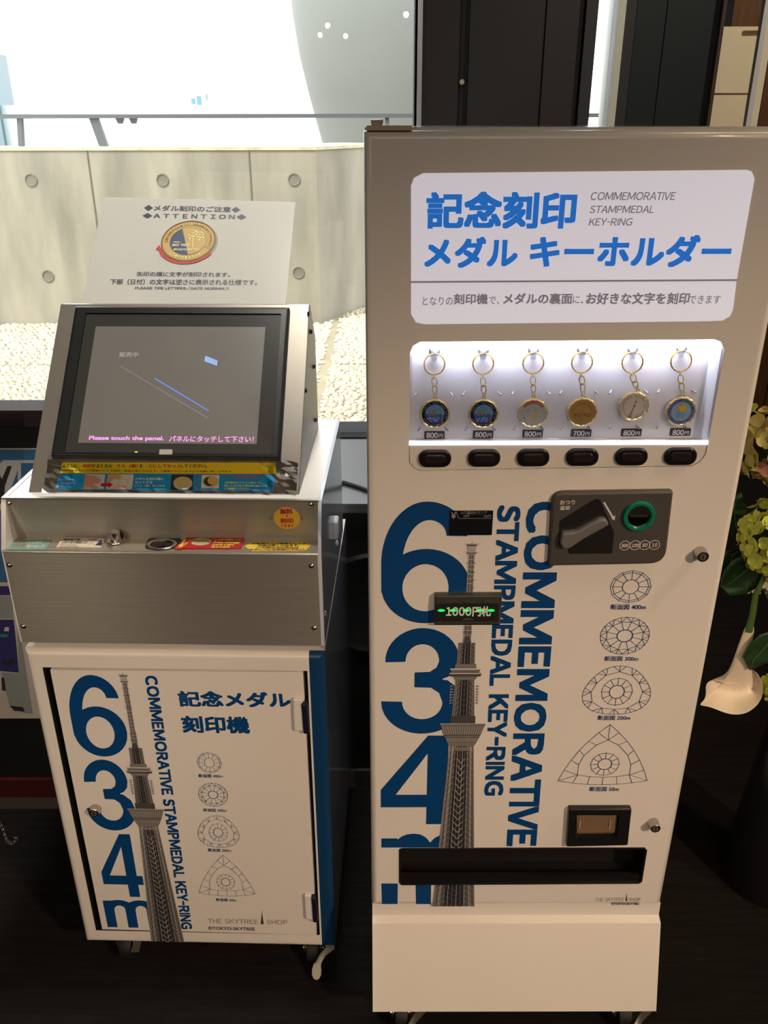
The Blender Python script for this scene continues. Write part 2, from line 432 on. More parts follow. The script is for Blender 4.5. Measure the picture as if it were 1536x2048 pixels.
g = G(); g.rings([[V((a, b, z)) for a, b in ((XS-.02, YW+.10), (XS, YW+.10), (XS, 2.61), (1.10, YR), (1.08, YR), (XS-.02, 2.62))] for z in (0, CEIL)]); struct('wall_side', g, DPANG)
g = G(); g.box(1.10, XR, YR, YR+.1, 0, CEIL)
wb = struct('wall_recess', g, WOODB)
for i in range(8):
    gg = G(); x = 1.12+i*.27; gg.box(x, x+.264, YR-.02, YR, .12, CEIL-.05); obj('plank', gg, WOODB, wb)
gg = G(); gg.box(1.12, XR, YR-.03, YR, 0, .11); obj('skirting', gg, DPAN, wb)
# sill wall under the window
g = G(); g.box(XL, XS-.02, YW, YW+.12, 0, .70); struct('wall_sill', g, DPAN)
xc_ = on_y(843, 130, YW).x
# window 1: pane, gasket, frame
g = G(); g.box(XL, xc_, YW+.0, YW+.12, .70, .745)
w1 = struct('window_1', g, MULLD)
g = G(); g.box(XL, .066, YW+.03, YW+.036, .745, CEIL); struct('pane', g, GLASS, w1)
def pxX(x, y, Y=YW): return on_y(x, y, Y).x
xa, xb, xc = pxX(829, 130), pxX(834, 130), pxX(843, 130)
g = G(); g.box(xa, xb, YW-.01, YW+.09, .745, CEIL); struct('gasket', g, MULLD, w1)
g = G(); g.box(xb, xc, YW-.03, YW+.09, .745, CEIL); struct('mullion', g, MULL, w1)
g = G(); g.box(XL, xa, YW+.0, YW+.1, CEIL-.12, CEIL); struct('head_rail', g, MULLD, w1)
# wall of dark panels to the right of the window, with a slim glazed gap
def vx(x0, y0): return pxX(x0, y0)
p1 = vx(920, 130); p2 = vx(936, 130); p3 = vx(1087, 130); p4 = vx(1160, 130); p5 = vx(1186, 130)
q0 = vx(1227, 130); q1 = vx(1241, 130); q2 = vx(1252, 130); q3 = vx(1264, 130); q4 = vx(1430, 130); q5 = vx(1437, 130)
g = G(); g.box(xc, p5, YW+.03, YW+.10, 0, CEIL); dp = struct('wall_panelled', g, DPAN)
for nm, a, b, y, mm in (('panel', xc+.001, p1-.002, .015, DPAN), ('joint_strip', p1+.002, p2-.002, .02, BLACKM), ('panel', p2+.002, p3-.001, .012, DPAN), ('panel', p3+.001, p4, .008, DPAN2), ('frame_post', p4+.003, p5, -.005, DPAN2)):
    gg = G(); gg.box(a, b, YW+y, YW+.04, .02, CEIL-.02); obj(nm, gg, mm if nm != 'panel' or mm is DPAN else mat('dark_brown_panel', (36, 32, 33), .45), dp)
gg = G(); lk = on_y(924, 164, YW+.015); gg.lathe((lk.x, YW+.022, lk.z), (0, -1, 0), [(0, .006), (.008, .006), (.009, .005)], 16); obj('lock', gg, CHROME, dp)
g = G(); g.box(p5, q0, YW+.04, YW+.046, .0, CEIL); w2 = struct('window_2', g, GLASS)
g = G(); g.box(q0, q1, YW-.0, YW+.09, 0, CEIL); obj('jamb', g, JAMB, w2)
g = G(); g.box(q1, q5, YW+.03, YW+.10, 0, CEIL); dq = struct('wall_dark', g, DPANG)
g = G(); g.box(q1, q2, YW+.0, YW+.03, 0, CEIL-.02); obj('frame_post', g, DPAN2, dq)
g = G(); g.box(q2+.002, q3, YW+.01, YW+.03, 0, CEIL-.02); obj('frame_post', g, DPAN2, dq)
g = G(); qm = vx(1325, 130); g.box(q3+.003, qm, YW+.018, YW+.03, 0, CEIL-.02); obj('panel', g, DPANG, dq)
g = G(); g.box(qm+.002, q4, YW+.018, YW+.03, 0, CEIL-.02); obj('panel', g, DPANG, dq)
g = G(); g.box(q4, q5, YW-.0, YW+.03, 0, CEIL-.02); obj('edge_strip', g, mat('brown_edge_strip', (62, 46, 42), .4), dq)
# pale post at the far right
g = G(); a = vx(1508, 100); b = vx(1531, 100); g.box(a, b, YW-.02, YW-.004, 0, CEIL); tp = struct('trim_1', g, mat('cream_post', (200, 193, 170), .45))
g = G(); g.box(a-.004, a+.006, YW-.03, YW-.02, 0, CEIL); obj('edge_bead', g, MULL, tp)
g = G(); g.box(.78, 1.02, YW+.9, YW+1.0, 0, CEIL); struct('wall_niche', g, DPANG)

# cream partition in the gap
t = thing('partition_board', 'cream partition board with an oval hand hole between dark panel and pale post', 'board', (.74, YW+.45, 0))
fr = Frame((0, YW+.45, 0), (1, 0, 0), (0, 0, 1), (0, -1, 0))
z1 = fr.un(1480, 53)[1]; ax0 = fr.un(1440, 100)[0]-.02; ax1 = fr.un(1514, 60)[0]+.03; zm = fr.un(1470, 188)[1]
CREAM = mat('cream_board', (214, 202, 172), .5, noise=.01)
s0, s1 = fr.un(1484, 61), fr.un(1520, 73)
hole = rrect(s0[0], s1[1], s0[0]+.06, s0[1], (s0[1]-s1[1])*.48)
g = G(); prism(g, fr, rrect(ax0, zm+.002, ax1, z1, .006), -.02, 0, holes=[hole]); obj('upper_panel', g, CREAM, t)
g = G(); prism(g, fr, rrect(ax0, .01, ax1, zm-.002, .004), -.02, 0); obj('lower_panel', g, CREAM, t)
g = G(); g.box(ax0, ax1, YW+.452, YW+.47, 0, .01); obj('foot', g, BLACKM, t)
g = G(); prism(g, fr, inset(hole, -.001), -.015, -.012); obj('hand_hole_plate', g, mat('beige_plate', (184, 172, 146), .5), t)

# ------------------------------------------------------------------ outside
CONC = mat('board_marked_concrete', (130, 125, 110), .85, noise=.30, scale=2.4, bump=.3, bscale=60, stretch=(2.2, 1, .55))
CONC2 = mat('concrete_plug', (106, 102, 90), .85, noise=.1, scale=20)
GUT = mat('dark_joint', (92, 88, 76), .9)
ZG = .34; YP = 5.22
g = G(); g.rings([[V((a, b, z)) for a, b in ((-14, YW+.12), (XS-.02, YW+.12), (XS-.02, 2.62), (1.08, YR+.11), (14, YR+.11), (14, 60), (-14, 60))] for z in (ZG-.25, ZG-.02)]); struct('ground', g, mat('mortar_bed', (116, 108, 86), .9, noise=.15, scale=8))
# exposed pebbles in the paving, slab by slab
c0 = on_z(634, 800, ZG); c1 = on_z(672, 638, ZG); ja = on_z(700, 724, ZG).y; cw = on_y(641, 600, YP).x; cv = on_z(726, 607, ZG)
vsP, fsP, tone = [], [], []
sx, sy = .030, .026
y = YW+.35; row = 0
while y < 5.9:
    x = -4.2+(row % 2)*sx/2
    while x < .12:
        t0 = (y-c0.y)/(c1.y-c0.y); xj = c0.x+(c1.x-c0.x)*t0
        px, py = x+random.uniform(-.008, .008), y+random.uniform(-.006, .006)
        if abs(px-xj) > .022 and abs(py-ja) > .013 and not (py > YP-.03 and px < cw+.03+(py-YP)*(cv.x-cw)/(cv.y-YP)):
            rx, ry, h = random.uniform(.012, .0175), random.uniform(.009, .014), random.uniform(.004, .011); an = random.uniform(0, PI)
            n = len(vsP); ca, sa = math.cos(an), math.sin(an)
            for rr, hh in ((1.0, -.004), (.72, .75)):
                for k in range(6):
                    u, w_ = rx*rr*math.cos(k*PI/3), ry*rr*math.sin(k*PI/3)
                    vsP.append((px+u*ca-w_*sa, py+u*sa+w_*ca, ZG-.02+(h*hh if hh > 0 else hh)+.006))
            for k in range(6):
                j = (k+1) % 6; fsP.append((n+k, n+j, n+6+j, n+6+k))
            fsP.append(tuple(n+6+k for k in range(6)))
        x += sx
    y += sy; row += 1
me = bpy.data.meshes.new('gravel'); me.from_pydata(vsP, [], fsP)
PEB = mat('cream_pebbles', (166, 157, 132), .8, noise=.30, scale=34)
me.materials.append(PEB); me.polygons.foreach_set('use_smooth', [True]*len(fsP)); me.update()
o = bpy.data.objects.new('gravel', me); COL.objects.link(o); tag(o, 'cream pebbles set in the paving outside the window', 'gravel'); o['kind'] = 'stuff'
# parapet
xcn = on_y(641, 600, YP).x
zt = CAMZ-.142*YP/5.3
t = thing('parapet', 'cast concrete parapet wall with round tie holes outside the window', 'wall', (-2, YP, ZG-.2))
g = G(); fx = on_z(726, 607, ZG)
far = V((fx.x, fx.y)); dirv = (far-V((xcn, YP))).normalized(); end = V((xcn, YP))+dirv*.9
fp = [(-6, YP), (xcn, YP), (end.x, end.y), (end.x-.3, end.y+.25), (xcn-.32, YP+.33), (-6, YP+.33)]
g.rings([[V((a, b, ZG-.2)) for a, b in fp], [V((a, b, zt)) for a, b in fp]]); obj('wall_body', g, CONC, t)
g = G(); cpz = [(-6, YP-.005), (xcn+.004, YP-.005), (end.x+.01, end.y), (end.x-.3, end.y+.25), (xcn-.33, YP+.34), (-6, YP+.34)]
g.rings([[V((a, b, zt)) for a, b in cpz], [V((a, b, zt+.018)) for a, b in cpz]]); obj('coping', g, mat('pale_coping', (176, 166, 138), .8, noise=.2, scale=14), t)
for px, py in ((62, 360), (325, 360), (588, 359), (96, 552), (597, 545), (345, 547), (-200, 360), (-160, 555)):
    p = on_y(px, py, YP); g = G()
    g.lathe((p.x, YP+.004, p.z), (0, -1, 0), [(0, .036), (.008, .036), (.009, .030), (.0055, .028)], 20); obj('tie_hole', g, CONC2, t)
for px in (190, 505):
    p = on_y(px, 420, YP); g = G(); g.box(p.x-.004, p.x+.004, YP-.003, YP+.01, ZG-.1, zt); obj('form_joint', g, GUT, t)
# railing on the parapet
RAILM = mat('galvanised_rail', (84, 88, 90), .5, metal=.3)
YRL = YP+.17
t = thing('railing', 'grey metal handrail on posts along the top of the concrete parapet', 'railing', (-2, YRL, zt))
zr = on_y(400, 228, YRL).z
g = G(); g.box(-6, 1.6, YRL-.03, YRL+.03, zr-.022, zr+.0); obj('handrail', g, RAILM, t)
for xt, yb_ in ((188, 295), (774, 290), (40, 295), (-330, 295)):
    p = on_y(xt, 236, YRL); q = on_y(xt+(20 if xt == 188 else 3), 290, YRL); w_ = .024 if xt in (188, -330) else .012
    g = G(); g.rings([[V((p.x+sx_*w_, YRL+sy_*.02, zr-.02)) for sx_, sy_ in ((-1, -1), (1, -1), (1, 1), (-1, 1))], [V((q.x+sx_*w_, YRL+sy_*.02, zt+.019)) for sx_, sy_ in ((-1, -1), (1, -1), (1, 1), (-1, 1))]])
    obj('post', g, RAILM, t)
for px in (240, 267):
    p = on_y(px, 238, YRL); g = G(); g.rings([[V((p.x+a*.022, YRL+b*.02, zr-.02)) for a, b in ((-1, -1), (1, -1), (1, 1), (-1, 1))], [V((p.x+a*.012, YRL+b*.012, zr-.05)) for a, b in ((-1, -1), (1, -1), (1, 1), (-1, 1))]]); obj('bracket', g, RAILM, t)
# great flared column behind the parapet
YC = 8.0; zc = lambda py, px: on_y(px, py, YC)
cxk = .50; prof = []
for px, py in ((640, 330), (631, 288), (603, 188), (581, 100), (564, 0), (556, -80), (545, -250), (535, -500)):
    p = zc(py, px); prof.append((p.z, cxk-p.x))
prof = [(ZG-.2, prof[0][1]-.03)]+prof
g = G(); g.lathe((cxk, YC+.9, 0), (0, 0, 1), prof, 96)
tag(obj('column', g, mat('grey_render', (98, 101, 97), .8, noise=.03, scale=2)), 'huge smooth grey flaring column rising behind the concrete parapet', 'column')
# far things through the glare
t = thing('building', 'distant pale building with small blue windows, almost lost in the glare', 'building', (-8, 38, 0))
WB = mat('pale_far_wall', (250, 250, 250), .8); BW = mat('far_blue_window', (70, 110, 170), .4)
g = G(); p = on_y(470, 262, 38); g.box(-16, p.x, 38, 42, ZG-.1, on_y(400, 165, 38).z); obj('wall', g, WB, t)
for x0, y0, x1, y1 in ((383, 197, 391, 208), (394, 192, 404, 210), (412, 188, 416, 200)):
    a = on_y(x0, y0, 38); b = on_y(x1, y1, 38); g = G(); g.box(a.x, b.x, 37.9, 38.05, b.z, a.z); obj('window', g, BW, t)
g = G(); a = on_y(360, 258, 37); b = on_y(612, 263, 37); g.box(a.x, b.x, 36.9, 37, b.z, a.z)
t2 = thing('guard_rail', 'faint pale blue guard rail across the far plaza', 'railing', (a.x, 37, ZG))
obj('beam', g, mat('far_rail', (150, 180, 190), .5), t2)
for px in (395, 470, 540, 606):
    a = on_y(px, 259, 37); g = G(); g.box(a.x-.03, a.x+.03, 36.92, 36.98, ZG-.05, a.z); obj('post', g, WB, t2)
# dark lamp mast at the left edge
t = thing('sign_pylon', 'blue-grey pylon with pale blobs of glare at the left edge beyond the rail', 'pylon', (-4.6, 9, ZG))
g = G(); a = on_y(-60, 105, 9); b = on_y(10, 290, 9); g.box(a.x, b.x, 9, 9.4, ZG-.1, a.z); obj('slab', g, mat('blue_grey_metal', (96, 116, 124), .5), t)
g = G(); g.box(b.x, b.x+.18, 9.05, 9.3, ZG-.1, on_y(20, 210, 9).z); obj('side_slab', g, mat('light_blue_grey_metal', (150, 166, 170), .5), t)

# ------------------------------------------------------------------ counter, board, poster
g = G(); YF = 1.56; ZL = .742
LEDGE = mat('dark_laminate_top', (62, 64, 64), .38, noise=.05, scale=30)
t = thing('counter', 'low black counter with a dull grey top under the window', 'counter', (-.3, YF+.18, 0))
g.box(-.585, .46, YF+.012, YW-.001, 0, ZL-.02); obj('carcass', g, BLACKM, t)
g = G(); g.box(-.585, .46, YF, YW-.001, ZL-.02, ZL); obj('worktop', g, LEDGE, t)
g = G(); g.box(-.58, .46, YF+.004, YF+.012, 0, .05); obj('kick_strip', g, mat('grey_kick', (70, 66, 62), .4), t)
g = G(); g.lathe((-.02, YF+.012, .50), (0, -1, 0), [(0, .125), (.004, .125), (.007, .118), (.004, .11), (.002, .105)], 40); obj('speaker_ring', g, mat('dark_ring', (34, 34, 36), .3), t)
# cable lying on the counter
g = G(); P = [on_z(x, y, ZL+.004) for x, y in ((560, 995), (640, 975), (672, 964), (690, 965), (712, 972), (738, 981), (770, 993))]
g.tube(P, .0042, 8); tag(obj('power_cable', g, mat('grey_cable', (44, 46, 46), .4)), 'dark power cable lying across the counter between the two machines', 'cable')
# board with poster left
YBD = 1.5
t = thing('display_board', 'tall black display board with a dark red rail behind the stamping machine', 'board', (-1.2, YBD+.03, 0))
g = G(); g.box(-2.2, -.60, YBD, YBD+.05, .035, .945); obj('panel', g, BLACKM, t)
g = G(); zb = on_y(40, 850, YBD).z; g.box(-2.2, -.60, YBD-.01, YBD+.055, zb, .962); obj('top_rail', g, mat('dark_plum_rail', (50, 40, 44), .7, spec=.25), t)
g = G(); g.box(-2.2, -.60, YBD-.008, YBD, on_y(10, 1590, YBD).z, on_y(10, 1555, YBD).z); obj('red_rail', g, mat('dark_red_rail', (74, 26, 26), .4), t)
g = G(); g.box(-2.2, -.60, YBD-.004, YBD+.05, 0, .035); obj('base_strip', g, mat('grey_base', (92, 86, 80), .5), t)
g = G(); p0 = on_y(0, 830, YBD-.012); p1_ = on_y(50, 858, YBD-.012); g.box(p0.x-.05, p1_.x, YBD-.0125, YBD-.0105, p1_.z, p0.z+.0); obj('clear_tape', g, LAMI, t)
fr = Frame((0, YBD-.003, 0), (1, 0, 0), (0, 0, 1), (0, -1, 0))
zt_, zb_ = fr.un(0, 897)[1], fr.un(0, 1437)[1]
t = thing('poster', 'blue and white poster with a large letter Y and a printed coin machine', 'poster', (-.95, YBD-.003, zb_))
g = G(); prism(g, fr, [(-1.5, zb_), (-.605, zb_), (-.605, zt_), (-1.5, zt_)], -.0025, 0); sh = obj('sheet', g, mat('white_poster', (206, 196, 184), .4), t)
d = D(fr)
BLU2 = mat('poster_blue', (66, 112, 156), .4); PUR = mat('poster_purple', (58, 54, 112), .4); GRYP = mat('poster_grey', (150, 156, 152), .4); OUT = mat('poster_outline', (196, 200, 200), .4)
a0, b0 = fr.un(-300, 1165); a1, b1 = fr.un(60, 899)
d.poly([(-1.5, b0), (-.605, b0), (-.605, b1), (-1.5, b1)], 0, 0, px=False)
# letter Y with pale outline
Yp = [(-38, 932), (-8, 932), (4, 958), (15, 932), (24, 932), (10, 972), (8, 1008), (-12, 1008), (-10, 972)]
pl = [fr.un(*p) for p in Yp]; d.poly(inset(pl, -.012), 1, 1, px=False); d.poly(pl, 2, 2, px=False)
d.line([(39, 1010), (39, 923), (110, 923)], .006, 1, 1)
d.poly([(-80, 1172), (22, 1172), (24, 1190), (-80, 1190)], 3, 1); d.poly([(-80, 1192), (24, 1192), (27, 1236), (-80, 1238)], 4, 1)
d.poly([(-60, 1239), (28, 1239), (38, 1345), (-60, 1336)], 3, 2)
d.poly([(34, 1240), (44, 1285), (66, 1428), (50, 1426), (20, 1415), (3, 1345), (38, 1346)], 4, 1)
d.poly([(10, 1254), (18, 1254), (18, 1262), (8, 1262)], 1, 3); d.poly([(0, 1268), (14, 1268), (17, 1274), (0, 1274)], 5, 3)
d.poly([(5, 1322), (28, 1316), (30, 1326), (8, 1330)], 2, 3); d.poly([(20, 1411), (46, 1414), (50, 1423), (28, 1421)], 2, 2); d.poly([(3, 1354), (9, 1356), (12, 1382), (4, 1380)], 2, 2)
d.done('printed_artwork', [BLU2, OUT, DK, PUR, GRYP, mat('poster_green', (40, 150, 90), .4)], sh)
# thin chain on the carpet
t = thing('ball_chain', 'thin metal chain lying curled on the carpet at the left edge', 'chain', tuple(on_z(10, 1670, .003)))
pts = [(-40, 1600), (-20, 1622), (-4, 1640), (4, 1655), (9, 1670), (14, 1682), (22, 1688), (30, 1682), (34, 1676), (27, 1674)]
P = [on_z(x, y, .0035) for x, y in pts]; CH = mat('chain_metal', (170, 160, 140), .35, metal=.9)
n_l = 0
for a, b in zip(P[:-1], P[1:]):
    L = (b-a).length; k = max(1, round(L/.008))
    for i in range(k):
        c = a.lerp(b, (i+.5)/k); dr = (b-a).normalized(); sd = V((-dr.y, dr.x, 0)); up = V((0, 0, 1)) if n_l % 2 else sd
        if n_l % 2: up = V((0, 0, 1))*.55+sd*.8
        g = G(); g.tube([c+dr*.0052*math.cos(th)+up*.0026*math.sin(th) for th in [2*PI*q/10 for q in range(10)]], .0008, 5, closed=True)
        obj('link', g, CH, t); n_l += 1

# ------------------------------------------------------------------ casters
RUB = mat('black_rubber', (26, 26, 27), .6)
ZINC = mat('zinc_plate', (168, 164, 148), .32, metal=.9)
def make_caster(parent, x, y, top, rot=0, brake=True, long_lever=False, mirror=1):
    """swivel caster in world coordinates under a machine: part with wheel, fork and brake lever"""
    Tm = Matrix.Translation(V((x, y, 0))) @ Matrix.Rotation(rot, 4, 'Z')
    T = lambda p: Tm @ V(p)
    g = G(); g.box(-.03, .03, -.03, .03, top-.004, top, T=T); g.lathe(T((0, 0, top-.014)), (0, 0, 1), [(0, .017), (.003, .020), (.010, .020)], 20)
    c = obj('caster', g, ZINC, parent)
    g = G()
    for s in (-1, 1):   # fork cheeks
        prof = [(-.018, top-.012), (.018, top-.012), (.016, top-.03), (.010, .022), (-.010, .022), (-.016, top-.03)]
        g.rings([[T((s*.0145, a, b)) for a, b in prof], [T((s*.0165, a, b)) for a, b in prof]])
    g.box(-.0165, .0165, -.018, .018, top-.016, top-.012, T=T)
    obj('fork', g, ZINC, c)
    rw = .026; g = G(); g.lathe(T((-.0125, 0, rw)), (Tm.to_3x3() @ V((1, 0, 0))), [(0, rw-.006), (.002, rw-.001), (.005, rw), (.020, rw), (.023, rw-.001), (.025, rw-.006)], 28)
    obj('wheel', g, RUB, c)
    g = G(); g.lathe(T((-.020, 0, rw)), (Tm.to_3x3() @ V((1, 0, 0))), [(0, .006), (.0008, .0085), (.0392, .0085), (.04, .006)], 12); obj('axle', g, CHROME, c)
    if brake:
        g = G()
        if long_lever:
            path = [(.016*mirror, -.012, top-.008), (.030*mirror, -.018, top-.010), (.034*mirror, -.024, top-.024), (.020*mirror, -.030, .040), (.013*mirror, -.037, .030), (.010*mirror, -.044, .0205)]
            w = [.009, .009, .008, .0055, .005, .007]
        else:
            path = [(.014*mirror, -.010, top-.014), (.026*mirror, -.016, top-.016), (.024*mirror, -.022, top-.028), (.020*mirror, -.027, .034)]
            w = [.009, .009, .007, .008]
        rings = []
        for (a, b, z), ww in zip(path, w): rings.append([T((a-ww, b, z)), T((a+ww, b, z)), T((a+ww, b+.002, z+.002)), T((a-ww, b+.002, z+.002))])
        g.rings(rings)
        if long_lever:
            a, b, z = path[-1]
            tp = [(0, .012), (.006, .009), (.0085, 0), (.0085, -.008), (.005, -.014), (0, -.016), (-.005, -.014), (-.0085, -.008), (-.0085, 0), (-.006, .009)]
            dv = V((0, -.70, -.50)).normalized()
            g.rings([[T((a+u, b-dv.y*q*-1*-1, z+q*.7)) for u, q in tp], [T((a+u, b-dv.y*q*-1*-1-.001, z+q*.7+.002)) for u, q in tp]])
        obj('brake_lever', g, ZINC, c)
    return c

# ------------------------------------------------------------------ tower picture
# profile measured on the machine front: (dx, y) in drawing units about the tower axis
class Tower:
    def __init__(s, d, fn): s.d = d; s.fn = fn
    def P(s, dx, y): return s.fn(dx, y)
    def poly(s, pts, mi, ly): s.d.poly([s.P(*p) for p in pts], mi, ly, px=False)
    def ln(s, pts, w, mi, ly): s.d.line([s.P(*p) for p in pts], w*s.k, mi, ly, px=False)
    def trap(s, y0, w0, y1, w1, mi, ly): s.poly([(-w0, y0), (w0, y0), (w1, y1), (-w1, y1)], mi, ly)
    def lattice(s, y0, w0, y1, w1, cols, rows, ly=3, bg=1, lw=1.6, zig=True):
        s.trap(y0, w0, y1, w1, bg, ly-1)
        W = lambda y: w0+(w1-w0)*(y-y0)/(y1-y0)
        s.poly([(-W(y0)*.45, y0), (W(y0)*.45, y0), (W(y1)*.45, y1), (-W(y1)*.45, y1)], 4, ly-1+.3)
        for i in range(cols+1):
            t = -1+2*i/cols; t = math.sin(t*PI/2)
            s.ln([(t*w0, y0), (t*w1, y1)], lw, 2 if i % 2 else 3, ly+.4)
        if zig:
            for j in range(rows):
                a = y0+(y1-y0)*j/rows; b = y0+(y1-y0)*(j+1)/rows
                for u, v in ((-1, -.5), (-.5, 0), (.5, 0), (1, .5)):
                    s.ln([(u*W(a), a), (v*W(b), b)], lw*.7, 2, ly+.2)
                    if abs(u) == 1: s.ln([(v*W(a), a), (u*W(b), b)], lw*.7, 3, ly+.3)
    def draw(s, yend=2000):
        # antenna head
        s.ln([(-38, 47), (38, 47)], 3, 2, 3); s.ln([(0, 32), (0, 50)], 3, 2, 3); s.trap(50, 27, 92, 21, 3, 3); s.trap(50, 27, 58, 27, 1, 3.5)
        for i in range(-2, 3): s.ln([(i*9, 52), (i*8, 92)], 2, 2, 4)
        s.trap(92, 33, 104, 20, 2, 3)
        for (a, b, w) in ((104, 460, 15), (460, 545, 19)):
            s.trap(a, w-3, b, w, 2, 2)
            y = a
            while y < b:
                s.ln([(-w-2, y), (w+2, y)], 3, 1 if int(y) % 2 else 3, 3); s.ln([(-w, y+5), (w, y+9)], 2, 4, 3.5); y += 13
            s.ln([(-w, a), (-w, b)], 2.5, 3, 4); s.ln([(w, a), (w, b)], 2.5, 1, 4); s.ln([(0, a), (0, b)], 2, 3, 4)
        for y in (150, 200, 240, 285, 480, 520): s.ln([(-24, y), (24, y)], 4, 1, 4)
        s.lattice(540, 17, 580, 24, 4, 2)
        s.ln([(-47, 580), (47, 580)], 4, 1, 5)
        s.lattice(582, 44, 695, 48, 9, 5)
        # upper deck
        s.trap(692, 56, 716, 58, 2, 5); s.trap(716, 82, 724, 82, 3, 5); s.trap(724, 80, 748, 70, 2, 5)
        s.poly([(-84, 738), (84, 738), (88, 748), (80, 760), (-80, 760), (-88, 748)], 1, 5.4); s.trap(740, 84, 746, 86, 3, 5.8); s.trap(760, 66, 778, 54, 2, 5)
        for i in range(-9, 10): s.ln([(i*8.4, 724), (i*7.4, 740)], 1.6, 1, 6)
        s.lattice(778, 50, 978, 60, 10, 7)
        for y in range(812, 912, 15):
            for q in (-1, 1): s.ln([(q*62, y), (q*76, y)], 8, 2, 4); s.ln([(q*74, y-3), (q*76, y+4)], 3, 3, 5)
        s.ln([(-68, 808), (-70, 912)], 2, 1, 4); s.ln([(68, 808), (70, 912)], 2, 1, 4)
        s.trap(972, 66, 1012, 67, 1, 5)
        for i in range(-4, 5): s.ln([(i*15, 974), (i*15, 1010)], 1.6, 4, 6)
        # main deck
        s.trap(1012, 122, 1024, 122, 2, 5.5); s.ln([(-122, 1013), (122, 1013)], 4, 3, 6); s.ln([(-120, 1023), (120, 1023)], 3, 1, 6)
        s.poly([(-118, 1024), (118, 1024), (100, 1072), (80, 1112), (66, 1135), (-66, 1135), (-80, 1112), (-100, 1072)], 2, 5)
        for i in range(-17, 18): s.ln([(i*6.8, 1028), (i*5.7, 1074), (i*4.5, 1112)], 1.7, 1 if i % 2 else 3, 6)
        s.poly([(-100, 1072), (100, 1072), (92, 1088), (-92, 1088)], 1, 6.3); s.ln([(-96, 1080), (96, 1080)], 2.5, 3, 6.8); s.ln([(-78, 1112), (78, 1112)], 3, 1, 6.6)
        s.poly([(-118, 1024), (-60, 1024), (-52, 1072), (-100, 1072)], 3, 5.2)
        # shaft
        W = lambda y: 64+(y-1135)*(112-64)/(2000-1135)
        s.lattice(1135, 64, yend, W(yend), 15, max(6, int((yend-1135)/32)), lw=2.2)
        s.trap(1140, 60, 1160, 60, 2, 3.2)
        y = 1200
        while y < yend-12:
            w = W(y)
            for q in (-1, 1): s.ln([(q*w*.30, y), (0, y+26 if y+26 < yend else yend)], 3, 3, 4); s.ln([(q*w*.98, y), (q*w*.70, y+22 if y+22 < yend else yend)], 2.2, 1, 4)
            y += 34
        for q in (-1, 1): s.ln([(q*62, 1136), (q*W(yend)*.97, yend)], 5, 2, 4.6); s.ln([(q*48, 1136), (q*W(yend)*.74, yend)], 3.5, 3, 4.8)
TWM = [PRINTW, TW1, TW2, TW3, TW4]
FR = Frame((0, 1.0, 0), (1, 0, 0), (0, 0, 1), (0, -1, 0))
def towR(dx, y):
    py = 1070+y/2.693; pxx = 750+194*(4840-py)/(4840-1087)+dx/2.693
    return FR.un(pxx, py)

